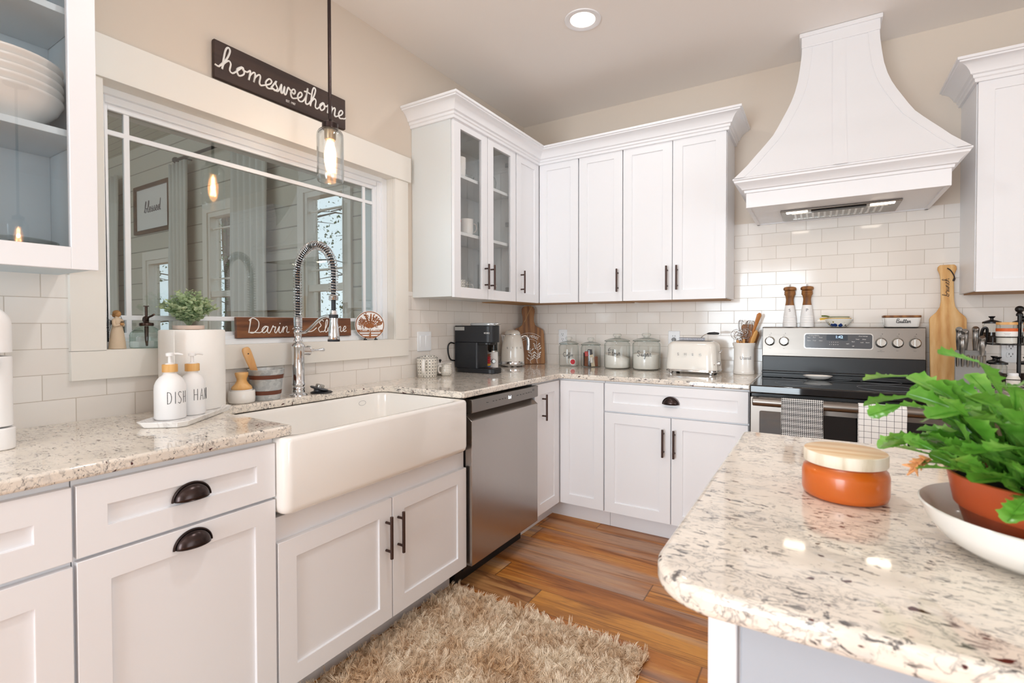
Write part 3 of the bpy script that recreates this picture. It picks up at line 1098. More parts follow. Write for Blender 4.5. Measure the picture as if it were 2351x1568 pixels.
# corner cabinet with a folding pair of narrow doors
t = thing('corner_base_cabinet', 'white corner base cabinet with two narrow doors meeting at the inside corner', 'cabinet', (0, 0, 0), 0, 'white base cabinets')
mb = M().box(.006, BD, -.937, -.006, .115, .883).box(.6, .918, -BD, -.006, .115, .883)
mb.build('carcass', W, t)
M().box(.006, .525, -.937, -.006, 0, .115).box(.5, .918, -.525, -.006, 0, .115).build('toe_kick', W, t)
o = shaker(-.935, -.634, .121, .872, -FD, .06).build('door', W, t, bevel=.0011, sharp=25)
o.rotation_euler = (0, 0, LZ)
bar_handle(o, -.848, .662, .812, -FD)
door(t, .634, .915, .121, .872, -FD, rail=.06)
base('base_cabinet', 'white cabinet with one wide drawer over two doors left of the range', (.92, 0, 0), 0, .772, [dict(x=(.003, .768), z=(.711, .872), name='drawer', rail=.05, cup=(.383, .779)), dict(x=(.003, .382), z=(.121, .702), bar=(.346, .49, .642)), dict(x=(.387, .768), z=(.121, .702), bar=(.405, .49, .642))])
base('base_cabinet', 'white base cabinet right of the range behind the flowering plant', (2.472, 0, 0), 0, 1.2, [dict(x=(.003, .598), z=(.711, .872), name='drawer', rail=.05, cup=(.3, .779)), dict(x=(.602, 1.197), z=(.711, .872), name='drawer', rail=.05, cup=(.9, .779)), dict(x=(.003, .598), z=(.121, .702), bar=(.55, .49, .642)), dict(x=(.602, 1.197), z=(.121, .702), bar=(.65, .49, .642))])

# --- worktops
def slab(name, pts, z0, z1, label, m=GRANITE, bevel=.007):
    o = M().prism(pts, z0, z1).build(name, m, bevel=bevel, bseg=4, sharp=30)
    return tag(o, label, 'worktop')
CD = .641
def arc(cx, cy, r, a0, a1, n=8):
    return [(cx + r * cos(radians(a0 + (a1 - a0) * i / n)), cy + r * sin(radians(a0 + (a1 - a0) * i / n))) for i in range(n + 1)]
pts = [(.0045, -3.75), (CD, -3.75)] + arc(CD - .012, -2.418 - .012, .012, 0, 90, 4) + [(.18, -2.405)] + arc(.175, -2.375, .03, 270, 180, 5) + arc(.195, -1.655, .045, 180, 90, 6) + [(CD - .01, -1.60), (CD, -1.608 + .02), (CD, -CD - .01), (CD + .01, -CD), (1.697, -CD), (1.697, -.0045), (.0045, -.0045)]
slab('worktop', pts, .884, .914, 'speckled granite worktop running round the corner from the sink to the range')
slab('worktop', [(2.467, -CD), (3.7, -CD), (3.7, -.0045), (2.467, -.0045)], .884, .914, 'speckled granite worktop right of the range below the spice rack')

# --- wall cabinets
def upper_body(t, x0, x1):
    M().box(x0, x1, -UD, 0, ZB, ZT).build('carcass', W, t, bevel=.0008, bseg=1)
    M().box(x0 + .018, x1 - .018, -UD + .0, -.004, ZB - .006, ZB + .001).build('bottom_panel', UNDER, t)


def open_body(t, x0, x1, shelves, inner):
    mb = M()
    mb.box(x0, x0 + .018, -UD, -.0006, ZB, ZT).box(x1 - .018, x1, -UD, -.0006, ZB, ZT)
    mb.box(x0 + .018, x1 - .018, -.012, -.001, ZB, ZT).box(x0 + .018, x1 - .018, -UD, -.012, ZT - .018, ZT).box(x0 + .018, x1 - .018, -UD, -.012, ZB, ZB + .018)
    mb.build('carcass', inner, t, bevel=.0008, bseg=1, weld=False)
    for z in shelves:
        M().box(x0 + .019, x1 - .019, -UD + .012, -.013, z - .018, z).build('shelf', inner, t, bevel=.0008, bseg=1)


def glass_door(t, x0, x1, bar=None, stile=.057):
    mb = M()
    frame_boxes(mb, x0, x1, ZB - .004, ZT - .008, (x0 + stile, x1 - stile, ZB + .053, ZT - .06), 'y', -UF, -UD - .001)
    o = mb.build('door', W, t, bevel=.0011, bseg=2, sharp=25, weld=True)
    M().box(x0 + stile - .006, x1 - stile + .006, -UD - .011, -UD - .008, ZB + .047, ZT - .054).build('pane', CABPANE, o)
    if bar:
        bar_handle(o, bar, 1.42, 1.567, -UF)
    return o

# glazed cabinet left of the window
t = thing('wall_cabinet', 'white glass fronted wall cabinet at the left edge of the photo holding bowls', 'cabinet', (0, -3.55, 0), LZ, 'white wall cabinets')
open_body(t, 0, .785, [1.732, 2.052], mat('painted_pale_blue_interior', '#ccd8de', .5))
glass_door(t, .394, .783)
glass_door(t, .003, .390)
# glazed cabinet right of the window
t = thing('wall_cabinet', 'white glass fronted wall cabinet right of the sink window holding mugs and glasses', 'cabinet', (0, -1.243, 0), LZ, 'white wall cabinets')
open_body(t, 0, .634, [1.732, 2.05], W_IN)
glass_door(t, .003, .314, 1.243 - .957)
glass_door(t, .319, .629, 1.243 - .898)
for z in (1.44, 1.86, 2.24):
    M().box(.604, .616, -UD - .002, -UD + .045, z - .014, z + .014).build('hinge', NICKEL, t, bevel=.002)
# corner wall cabinet: narrow door facing the room, and its neighbour
t = thing('corner_wall_cabinet', 'white corner wall cabinet with two narrow doors at the inside corner', 'cabinet', (0, 0, 0), 0, 'white wall cabinets')
M().box(.001, UD, -.607, -.001, ZB, ZT).box(UD - .001, .606, -UD, -.001, ZB, ZT).build('carcass', W, t)
M().box(.02, UD, -.59, -.02, ZB - .006, ZB + .001).box(UD, .59, -UD, -.02, ZB - .006, ZB + .001).build('bottom_panel', UNDER, t)
o = shaker(-.601, -.309, ZB - .004, ZT - .008, -UF, .057).build('door', W, t, bevel=.0011, sharp=25)
o.rotation_euler = (0, 0, LZ)
bar_handle(o, -.55, 1.418, 1.565, -UF)
door(t, .309, .603, ZB - .004, ZT - .008, -UF)
t = thing('wall_cabinet', 'narrow white one door wall cabinet above the canisters, handle on its right edge', 'cabinet', (.608, 0, 0), 0, 'white wall cabinets')
upper_body(t, 0, .304)
door(t, .003, .303, ZB - .004, ZT - .008, -UF, bar=(.276, 1.42, 1.567))
t = thing('wall_cabinet', 'white two door wall cabinet above the toaster, left of the range hood', 'cabinet', (.914, 0, 0), 0, 'white wall cabinets')
upper_body(t, 0, .618)
door(t, .003, .310, ZB - .004, ZT - .008, -UF, bar=(.283, 1.42, 1.567))
door(t, .314, .615, ZB - .004, ZT - .008, -UF, bar=(.343, 1.42, 1.567))
t = thing('wall_cabinet', 'white wall cabinet at the right edge of the photo, right of the range hood', 'cabinet', (2.604, 0, 0), 0, 'white wall cabinets')
upper_body(t, 0, 1.0)
door(t, .003, .498, ZB - .004, ZT - .008, -UF)
door(t, .502, .997, ZB - .004, ZT - .008, -UF)

# --- crown moulding, mitred round the cabinets
PROF = [(0, 2.318), (.012, 2.318), (.013, 2.332), (.02, 2.336), (.021, 2.348), (.031, 2.352), (.036, 2.366), (.05, 2.384), (.068, 2.396), (.078, 2.398), (.079, 2.404), (.087, 2.406), (.087, 2.418), (0, 2.418)]
def sweep(path, name, prof=PROF, m=W):
    """path(d) gives the mitred polyline for an offset d"""
    mb = M()
    rows = [[(*p, z) for p in path(d)] for d, z in prof]
    n = len(rows[0])
    vs = [p for r in rows for p in r]
    fs = [(j * n + i, j * n + i + 1, (j + 1) * n + i + 1, (j + 1) * n + i) for j in range(len(rows) - 1) for i in range(n - 1)]
    fs += [[j * n for j in range(len(rows))], [j * n + n - 1 for j in range(len(rows))][::-1]]
    mb.add(vs, fs)
    return mb.build(name, m, sharp=30)
struct(sweep(lambda d: [(.001, -1.243 - d), (.305 + d, -1.243 - d), (.305 + d, -.305 - d), (1.532 + d, -.305 - d), (1.532 + d, -.001)], 'trim_3'))
struct(sweep(lambda d: [(2.604 - d, -.001), (2.604 - d, -.305 - d), (3.604, -.305 - d)], 'trim_4'))
struct(sweep(lambda d: [(.305 + d, -3.55), (.305 + d, -2.765 + d), (.001, -2.765 + d)], 'trim_5'))

# --- apron front sink
t = thing('farmhouse_sink', 'white apron front sink set into the granite under the window', 'sink', (0, -2.028, 0))
X0, X1, YW = .135, .668, .437
ZR, ZF = .8825, .652
mb = M()
out = rrect(X1 - X0, 2 * YW, .028, 5, (X0 + X1) / 2, 0)
inn = rrect(X1 - X0 - .06, 2 * YW - .07, .06, 5, (X0 + X1) / 2 - .0, 0)
inb = rrect(X1 - X0 - .09, 2 * YW - .10, .05, 5, (X0 + X1) / 2 - .0, 0)
n = len(out)
rings = []
def shr(p, k, c=((X0 + X1) / 2, 0)):
    q = []
    for x, y in p:
        q.append((c[0] + (x - c[0]) * (1 - 2 * k / (X1 - X0)), c[1] + (y - c[1]) * (1 - k / YW)))
    return q
for p, z in ((shr(out, .022), ZF), (shr(out, .010), ZF + .004), (shr(out, .003), ZF + .012), (out, ZF + .026), (out, ZR - .014), (shr(out, .002), ZR - .006), (shr(out, .006), ZR - .0015), (shr(out, .012), ZR), (shr(inn, -.008), ZR), (shr(inn, -.002), ZR - .003), (inn, ZR - .012), (inb, .69), (shr(inb, .02), .672), (shr(inb, .06), .668)):
    rings.append([(x, y, z) for x, y in p])
vs = [p for r in rings for p in r]
fs = [(j * n + i, j * n + (i + 1) % n, (j + 1) * n + (i + 1) % n, (j + 1) * n + i) for j in range(len(rings) - 1) for i in range(n)]
fs += [list(range(n))[::-1], [(len(rings) - 1) * n + i for i in range(n)]]
mb.add(vs, fs)
mb.build('basin', FIRECLAY, t, sharp=50)
M().lathe([(.0, .0), (.045, 0), (.045, .003), (.03, .003), (.028, .001), (0, .001)], 28, (.4, 0, .668)).build('drain', CHROME, t)
mb = M()
T = Tr((X0 + .0435, .27, .85)) @ FACE_X @ Rx(0)
mb.tube([T @ Vector((.02 * cos(a), 0, .011 * sin(a))) for a in [2 * pi * i / 24 for i in range(24)]], .0006, 5, True)
mb.build('maker_mark', GREYINK, t)

# ================================================================ range hood
HX = 2.069
t = thing('range_hood', 'white flared wooden range hood with a steel vent liner above the range', 'range hood', (HX, 0, 1.814))
prof = [(2.752, .165), (2.70, .165), (2.63, .169), (2.57, .175), (2.50, .184), (2.44, .197), (2.39, .212), (2.345, .229), (2.30, .248), (2.25, .269), (2.20, .292), (2.16, .317), (2.12, .343), (2.075, .373), (2.03, .402), (1.99, .432), (1.957, .458)]
prof = [(z - 1.814, w) for z, w in prof]
def hd(w): return .3 + (w - .17) * (.3 / .29)
mb = M()
vs, fs = [], []
for z, w in prof:
    d = hd(w)
    vs += [(-w, -.001, z), (-w, -d, z), (w, -d, z), (w, -.001, z)]
for j in range(len(prof) - 1):
    for i in range(3):
        fs.append((j * 4 + i, j * 4 + i + 1, j * 4 + i + 5, j * 4 + i + 4))
k = len(vs) - 4
fs += [(k, k + 1, k + 2, k + 3), (0, 3, 2, 1)]
mb.add(vs, fs)
mb.build('canopy', W, t, sharp=30)
# applied flat bands: down both curved edges, the centre line, and the neck
mb = M()
def band(f0, f1, lift=.004):
    vs, fs = [], []
    for z, w in prof:
        d = hd(w) + lift
        vs += [(f0(w), -d, z), (f1(w), -d, z), (f0(w), -d + lift + .003, z), (f1(w), -d + lift + .003, z)]
    for j in range(len(prof) - 1):
        a = j * 4
        fs += [(a, a + 1, a + 5, a + 4), (a, a + 4, a + 6, a + 2), (a + 1, a + 3, a + 7, a + 5)]
    fs += [(0, 2, 3, 1)]
    k = len(vs) - 4
    fs += [(k, k + 1, k + 3, k + 2)]
    mb.add(vs, fs)
band(lambda w: -w - .001, lambda w: -w + .046)
band(lambda w: w - .046, lambda w: w + .001)
band(lambda w: -.028, lambda w: .028)
mb.build('edge_band', W, t, sharp=30)
zt = 2.749 - 1.814
M().box(-.171, .171, -.3065, -.002, zt - .075, zt - .001).box(-.180, .180, -.3155, -.002, zt - .022, zt).build('neck_band', W, t, bevel=.004, bseg=3)
za = 1.896 - 1.814
mb = M()
mb.box(-.408, .408, -.536, -.518, 0, za).box(-.408, -.390, -.52, -.001, 0, za).box(.390, .408, -.52, -.001, 0, za).box(-.408, .408, -.02, -.001, 0, za)
mb.box(-.392, .392, -.52, -.018, .006, .02)
mb.build('apron', W, t, bevel=.0015, bseg=2, weld=False)
PH = [(0, 1.888), (.007, 1.890), (.009, 1.902), (.018, 1.905), (.022, 1.914), (.036, 1.928), (.05, 1.938), (.052, 1.946), (.058, 1.950), (.057, 1.9575), (.045, 1.960), (0, 1.960)]
o = sweep(lambda d: [(-.408 - d, -.001), (-.408 - d, -.536 - d), (.408 + d, -.536 - d), (.408 + d, -.001)], 'crown_trim', [(d, z - 1.814) for d, z in PH])
o.parent = t
# steel liner in the underside
M().box(-.262, .262, -.345, -.072, -.004, .0055).build('vent_liner', STEEL, t, bevel=.003)
M().box(-.12, .12, -.335, -.30, -.010, -.003).build('button_panel', BLACK, t, bevel=.004)
mb = M()
for i in range(15):
    mb.box(-.20 + i * .0275, -.19 + i * .0275, -.27, -.12, -.0065, -.003)
mb.box(-.21, .21, -.275, -.27, -.007, -.003).box(-.21, .21, -.12, -.115, -.007, -.003)
mb.build('grease_filter', NICKEL, t)
for x in (-.185, .185):
    M().box(x - .05, x + .05, -.335, -.30, -.008, -.003).build('lamp_lens', HOODLED, t, bevel=.004)
    area('hood_lamp', (HX + x, -.317, 1.800), (0, 0, 0), .09, .03, .16, WARM)

# ================================================================ range
t = thing('range', 'stainless steel electric range with a black glass cooktop under the hood', 'range', (1.7005, 0, 0))
RW = .763
M().box(.004, RW - .004, -.655, -.03, .08, .875).build('body', BLACK, t, bevel=.002)
M().box(.02, RW - .02, -.60, -.05, 0, .08).build('toe_kick', BLACK, t)
mb = M().box(0, RW, -.692, -.085, .878, .918)
mb.build('cooktop', BLACKG, t, bevel=.006, bseg=3)
mb = M()
for cx, cy, r in ((.2, -.25, .085), (.56, -.25, .085), (.2, -.52, .1), (.56, -.52, .115), (.38, -.2, .06)):
    mb.tube([(cx + r * cos(a), cy + r * sin(a), .9182) for a in [2 * pi * i / 40 for i in range(40)]], .0006, 4, True)
mb.build('burner_ring', GREYP, t)
mb = M().box(.003, RW - .003, -.115, -.03, .9, 1.03)
mb.box(.003, RW - .003, -.135, -.03, .93, .945).build('riser', BLACK, t, bevel=.004, weld=False)
# backguard leaning slightly back
mb = M().prism([(-.086, 1.022), (-.072, 1.193), (-.066, 1.197), (-.006, 1.197), (-.006, 1.022)], 0, RW, 'x')
bg = mb.build('control_panel', STEEL, t, bevel=.003, bseg=3)
lean = Matrix.Rotation(-math.atan2(.014, .171), 4, 'X')
def PT(x, z, lift=.0):          # point on the leaning face of the control panel
    return Tr((x, -.086 + (z - 1.022) * .014 / .171 - lift, z)) @ lean
def rbox(mb, x0, x1, z0, z1, lift, th, r=.012):
    xm, zm = (x0 + x1) / 2, (z0 + z1) / 2
    mb.T = PT(xm, zm)
    mb.prism(rrect(x1 - x0, z1 - z0, r), -lift - th, .001, 'y')
    mb.T = None
    return mb
rbox(M(), .216, .540, 1.074, 1.161, 0, .0012).build('bezel', NICKEL, bg)
d = rbox(M(), .220, .536, 1.078, 1.157, .0012, .001).build('display', mat('grey_display_glass', '#55575c', .15), bg)
rbox(M(), .325, .425, 1.122, 1.152, .0022, .0008, .004).build('screen', mat('dark_screen', '#2f3a46', .15), bg)
M().text('1:42', .021, PT(.385, 1.141, .0032)).build('clock_digits', LED, bg)
mb = M()
for s, x, z in (('Cooking Options', .265, 1.149), ('Oven Settings', .495, 1.147), ('Bake', .24, 1.137), ('Broil', .267, 1.138), ('Roast', .298, 1.138), ('Warm', .24, 1.12), ('Proof', .267, 1.12), ('Clean', .298, 1.12), ('Timer', .47, 1.13), ('Delay', .50, 1.13), ('Start', .45, 1.117), ('Off', .45, 1.092), ('1   2   3   4   5', .36, 1.112), ('6   7   8   9   0', .36, 1.099), ('Light', .425, 1.105), ('Lock', .49, 1.113), ('Steam', .515, 1.113)):
    mb.text(s, .0072, PT(x, z, .0026))
mb.build('display_lettering', WHITEP, bg)
mb = M()
for x in (.041, .115, .574, .645, .718):
    k = M()
    k.T = PT(x, 1.113, 0) @ Rx(pi / 2)
    k.lathe([(.0, 0), (.027, 0), (.027, .004), (.0235, .006), (.0225, .022), (.020, .025), (0, .025)], 28)
    k.box(-.0035, .0035, -.0215, .0215, .02, .033)
    o = k.build('knob', NICKEL, bg, bevel=.001)
    mb.text('OFF', .0055, PT(x, 1.148, .0006))
    mb.text('LO    HI', .005, PT(x, 1.139, .0006))
    mb.ball(PT(x + .006, 1.16, .0004) @ Vector((0, 0, 0)), .0018, 8, 5)
    mb.text('Front' if x < .1 or x > .7 else 'Rear', .005, PT(x, 1.072, .0006))
mb.text('Warming Zone', .005, PT(.574, 1.066, .0006))
mb.build('panel_lettering', INK, bg)
# oven door
dr = M().prism(rrect(RW - .006, .662, .006, 3, RW / 2, .53), -.688, -.656, 'y').build('oven_door', STEEL, t, bevel=.003)
M().prism(rrect(.676, .42, .008, 3, RW / 2, .585), -.6895, -.68, 'y').build('window', BLACKG, dr)
mb = M().tube([(.018, -.742, .845), (.745, -.742, .845)], .0205, 20)
for x in (.035, .728):
    mb.tube([(x, -.742, .845), (x, -.684, .848)], .013, 12)
mb.build('handle', STEEL, dr, bevel=.004)
dw = M().box(.003, RW - .003, -.685, -.656, .085, .19).build('drawer', STEEL, t, bevel=.003)

def towel(name, x0, x1, m, label, drop, back):
    R = .0245
    path = [(-.742 + R - .006, .845 - back), (-.742 + R - .003, .80)] + [(-.742 + R * cos(a), .845 + R * sin(a)) for a in [pi * i / 12 for i in range(13)]] + [(-.742 - R - .002, .78), (-.742 - R - .004, .7), (-.742 - R - .002, .845 - drop)]
    vs, fs = [], []
    n = 24
    for j, (y, z) in enumerate(path):
        for i in range(n + 1):
            u = i / n
            g = max(0, j - 14) / 3
            side = -1 if j < 7 else 1
            vs.append((x0 + (x1 - x0) * u + .003 * g * sin(z * 30), y - side * .004 * g * (1 + sin(u * 9 + z * 4)), z + .002 * sin(u * 5) * (j > 14)))
    for j in range(len(path) - 1):
        for i in range(n):
            a = j * (n + 1) + i
            fs.append((a, a + 1, a + n + 2, a + n + 1))
    o = M().add(vs, fs).build(name, m, solid=.003, sharp=80)
    return tag(o, label, 'towel', 'towels on the oven handle')
towel('kitchen_towel', 1.843, 2.008, TOWEL1, 'black and white woven towel hanging on the oven door handle', .31, .25)
towel('kitchen_towel', 2.138, 2.305, TOWEL2, 'white towel with a thin black grid hanging on the oven door handle', .34, .28)

# ================================================================ dishwasher
t = thing('dishwasher', 'stainless steel dishwasher between the apron sink and the corner cabinet', 'dishwasher', (0, -1.549, 0), LZ)
DWW = .606
M().box(.004, DWW - .004, -.60, -.03, .08, .872).build('tub', BLACK, t)
M().box(.01, DWW - .01, -.545, -.05, 0, .08).build('toe_kick', BLACK, t)
mb = M().prism([(-.602, .812), (-.650, .812), (-.654, .818), (-.654, .874), (-.602, .874)], 0, DWW, 'x')
cp = mb.build('control_panel', STEEL, t, bevel=.0015)
M().prism([(-.602, .116), (-.648, .116), (-.6515, .12), (-.6515, .775), (-.612, .806), (-.602, .806)], .001, DWW - .001, 'x').build('door', STEELV, t, bevel=.0012)
M().text('End', .022, Tr((.315, -.6545, .846)), sx=.8).build('digits', LEDW, cp)
mb = M()
for s, x in (('Power', .12), ('Start', .17), ('Auto', .195), ('Heavy', .225), ('Light', .25), ('Rinse', .275), ('Sanitize', .39), ('Dry', .42), ('Steam', .45), ('Delay', .48), ('Half', .505), ('Lock', .53)):
    mb.text(s, .007, Tr((x, -.6545, .847)))
mb.box(.545, .565, -.6545, -.6538, .85, .862)
mb.build('panel_lettering', mat('dim_grey_print', '#6d6a68', .6), cp)

# ================================================================ spring faucet
t = thing('faucet', 'chrome spring neck kitchen faucet standing behind the apron sink', 'faucet', (.091, -2.024, .914))
mb = M().lathe([(0, 0), (.036, 0), (.036, .004), (.03, .008), (.0245, .012), (.026, .018), (.023, .024), (.0255, .03), (.022, .037), (.0265, .045), (.0265, .05), (.0245, .053), (.0248, .2), (.027, .205), (.027, .21), (.02, .219), (.0145, .223), (.018, .229), (.018, .233), (.0145, .237), (.0145, .262), (.018, .266), (.018, .274), (.014, .278), (.012, .32), (0, .32)], 32)
mb.build('body', CHROME, t, sharp=50)
mb = M()
mb.T = Tr((0, 0, .187)) @ Rx(-pi / 2)
mb.lathe([(0, .0), (.017, .0), (.0185, .04), (.021, .046), (.021, .052), (.0, .055)], 24)
mb.build('valve', CHROME, t, sharp=50)
mb = M()
mb.T = Tr((0, .055, .187)) @ Rx(-pi / 2)
mb.lathe([(0, -.004), (.006, -.002), (.008, .006), (.0045, .012), (.0065, .018), (.0065, .021), (.0042, .024), (.0048, .045), (.0075, .062), (.008, .068), (.0055, .074), (0, .076)], 16)
o = mb.build('lever', CHROME, t, sharp=50)
# neck centreline: straight up, half circle over the sink, down to the spray head
RA = .1155
zc = 1.425 - .914
line = [(0, 0, .27 + .245 * i / 10) for i in range(10)] + [(RA - RA * cos(pi * i / 24), 0, zc + RA * sin(pi * i / 24)) for i in range(25)]
line += [(2 * RA, 0, zc - .012 * i) for i in range(1, 21)]
hose = line
M().tube(hose, .0088, 12).build('hose', RUBBER, t)
# open spring wound on the centreline, close wound at the foot and the end
dense = catmull([p for p in line if True], 8)
L = [0]
for a, b in zip(dense, dense[1:]):
    L.append(L[-1] + (b - a).length)
def at(s):
    import bisect
    i = min(max(bisect.bisect_right(L, s) - 1, 0), len(dense) - 2)
    f = (s - L[i]) / max(L[i + 1] - L[i], 1e-9)
    return dense[i].lerp(dense[i + 1], f), (dense[i + 1] - dense[i]).normalized()
S1 = .245 + pi * RA + .11
pts = []
s, ph = .012, 0.0
while s < S1:
    pitch = .0042 if s < .062 or s > S1 - .02 else .0112
    p, tg = at(s)
    side = Vector((0, 1, 0))
    nrm = side.cross(tg)
    pts.append(p + side * (.0168 * cos(ph)) + nrm * (.0168 * sin(ph)))
    ph += 2 * pi / 16
    s += pitch / 16
M().tube(pts, .00165, 6).build('spring', CHROME, t)
mb = M().lathe([(0, .0), (.0205, 0), (.0225, .004), (.0215, .018), (.0195, .05), (.016, .07), (.0165, .09), (.0175, .10), (.014, .104), (.013, .118), (0, .12)], 28, (2 * RA, 0, 1.152 - .914))
mb.build('spray_head', CHROME, t, sharp=50)
M().lathe([(0, -.006), (.023, -.006), (.0235, .001), (.0215, .004), (0, .004)], 28, (2 * RA, 0, 1.152 - .914)).build('nozzle', RUBBER, t)
M().lathe([(.0145, .0), (.0175, 0), (.0175, .014), (.0145, .014)], 28, (2 * RA, 0, 1.24 - .914)).build('holder_ring', RUBBER, t)
M().tube(catmull([(.012, 0, .268), (.05, 0, .27), (.1, 0, .295), (.15, 0, .325), (.19, 0, .334), (.215, 0, .333)], 6), [.0068] * 24 + [.0062] * 7, 12).build('support_arm', CHROME, t)

# drain strainer left behind the sink
t = thing('sink_strainer', 'sink strainer basket resting on a dark rubber disc right of the faucet', 'sink strainer', (.110, -1.925, .914))
M().lathe([(0, 0), (.044, 0), (.046, .003), (.04, .006), (0, .006)], 28).build('rubber_disc', RUBBER, t)
mb = M()
mb.T = Tr((-.005, -.008, .017)) @ Rx(radians(-14)) @ Ry(radians(8))
mb.lathe([(0, -.004), (.036, -.002), (.04, .002), (.037, .006), (.02, .007), (0, .007)], 28)
mb.lathe([(.02, -.012), (.022, 0), (.0, 0), (0, -.012)], 20)
mb.build('strainer_rim', mat('dark_steel', '#5d6066', .35, .9), t, sharp=50)
mb = M()
mb.T = Tr((-.005, -.008, .017)) @ Rx(radians(-14)) @ Ry(radians(8))
mb.lathe([(0, .006), (.018, .006), (.0185, .018), (.015, .021), (0, .021)], 22)
mb.build('knob', NICKEL, t, sharp=50)

# ================================================================ pendants and recessed lights
BULB = NT('lit_bulb_glass')
BULB.set(Base_Color=lin('#ffe2b0'), Roughness=.1, Alpha=.55, Emission_Color=lin('#ffc98c'), Emission_Strength=1.6)
BULB = BULB.m

def pendant(loc, label, zb, group):
    """zb: bottom of the glass; loc on the ceiling"""
    t = thing('pendant_light', label, 'pendant light', (loc[0], loc[1], 2.75), 0, group)
    b = zb - 2.75
    M().lathe([(0, 0), (.06, 0), (.06, -.012), (.03, -.022), (0, -.022)], 28).build('canopy', BRONZE, t, sharp=50)
    M().tube([(0, 0, -.02), (0, 0, b + .232)], .0066, 12).build('rod', BRONZE, t)
    M().lathe([(0, b + .245), (.009, b + .243), (.014, b + .234), (.026, b + .229), (.03, b + .226), (.03, b + .205), (.0, b + .205)], 24).build('cap', BRONZE, t, sharp=45)
    M().lathe([(0, b + .206), (.0215, b + .206), (.0215, b + .167), (.019, b + .163), (0, b + .163)], 20).build('socket', mat('aged_brass_socket', '#8a7a63', .35, .8), t, sharp=45)
    mb = M()
    outp = [(.026, .207), (.034, .205), (.043, .197), (.0487, .185), (.0497, .17), (.0495, .1), (.0497, .03), (.049, .008), (.046, .001)]
    inp = [(.043, .001), (.0455, .01), (.0462, .03), (.046, .1), (.046, .17), (.0452, .183), (.04, .193), (.026, .202)]
    seg = 48
    vs, fs = [], []
    for r, z in outp + inp:
        for i in range(seg):
            a = 2 * pi * i / seg
            q = r * (1 + .022 * sin(a * 7 + z * 18) * (1 if .01 < z < .19 else .2) + .012 * sin(a * 11 - z * 55))
            vs.append((q * cos(a), q * sin(a), b + z))
    K = len(outp + inp)
    for j in range(K - 1):
        for i in range(seg):
            i2 = (i + 1) % seg
            fs.append((j * seg + i, j * seg + i2, (j + 1) * seg + i2, (j + 1) * seg + i))
    mb.add(vs, fs)
    mb.build('glass_shade', SHADEGL, t, sharp=70)
    bl = M().lathe([(.0125, .166), (.013, .155), (.019, .13), (.0225, .105), (.021, .075), (.015, .05), (.006, .036), (0, .033)], 24, (0, 0, b)).build('bulb', BULB, t, sharp=70)
    mb = M()
    for i in range(8):
        a = 2 * pi * i / 8
        mb.tube([(.006 * cos(a), .006 * sin(a), b + .15), (.0115 * cos(a + .3), .0115 * sin(a + .3), b + .062)], .0016, 5)
    mb.tube([(0, 0, b + .165), (0, 0, b + .06)], .0014, 5)
    mb.build('filament', FILAMENT, bl)
    d = bpy.data.lights.new('pendant_glow', 'POINT')
    d.energy = 8.0
    d.color = (1.0, .87, .70)
    d.shadow_soft_size = .008
    o = bpy.data.objects.new('pendant_glow', d)
    o.location = (loc[0], loc[1], zb + .105)
    COL.objects.link(o)
    return t
pendant((.35, -2.056), 'glass jar pendant light hanging over the apron sink', 1.770, None)
pendant((3.0, -2.28), 'glass jar pendant light over the island, nearest the range', 1.68, 'pendants over the island')
pendant((3.9, -2.28), 'glass jar pendant light over the island, farthest from the window', 1.68, 'pendants over the island')

def can_light(x, y, label, power=3.2):
    t = thing('recessed_light', label, 'ceiling light', (x, y, 2.7495), 0, 'recessed ceiling lights')
    M().lathe([(.062, -.001), (.07, -.004), (.09, -.005), (.092, 0), (.062, 0)], 36).build('trim_ring', W, t, sharp=50)
    M().lathe([(0, -.0015), (.063, -.0015), (.063, .0), (0, 0)], 36).build('lens', LAMP, t)
    area('recessed_lamp', (x, y, 2.742), (0, 0, 0), .12, .12, power, (.95, .98, 1.0), pi, 'DISK')
can_light(.957, -1.02, 'recessed ceiling light left of the range hood, in front of the corner', 2.8)
for x, y, pw in ((1.42, -2.28, 8.0), (2.7, -2.6, .3), (1.45, -4.6, 2), (2.9, -4.6, 2), (4.4, -1.2, .6), (4.4, -3.2, 1.5)):  # unseen cans added as fill, placed to reach the lower cabinets
    can_light(x, y, 'added round recessed ceiling light behind the viewer' if y < -3 else 'added round recessed ceiling light above the top edge of the photo', pw)

# ================================================================ island
t = thing('kitchen_island', 'white island cabinet under the granite top in the right foreground', 'kitchen island', (1.88, -2.705, 0), 0)
M().box(.0, 1.7, .012, .845, .10, .8815).build('carcass', W, t, bevel=.002)
M().box(.06, 1.65, .06, .80, 0, .10).build('toe_kick', W, t)
M().box(-.002, .030, -.003, .03, .0, .8815).build('corner_post', W, t, bevel=.0025)
M().box(.034, 1.7, .004, .013, .0, .8815).build('end_panel', mat('island_panel_shade_grey', '#a8aeb7', .45), t, bevel=.001)  # grey deepened to put this face's shade into its colour, against the rear fill
pts = arc(1.808 + .085, -2.748 + .085, .085, 180, 270, 12) + [(3.7, -2.748), (3.7, -1.812)] + arc(1.808 + .02, -1.812 - .02, .02, 90, 180, 5)
slab('island_worktop', pts, .882, .914, 'speckled granite island top with a rounded corner in the foreground', GRANITE, .010)

# ================================================================ things on the window side
CZ = .9145
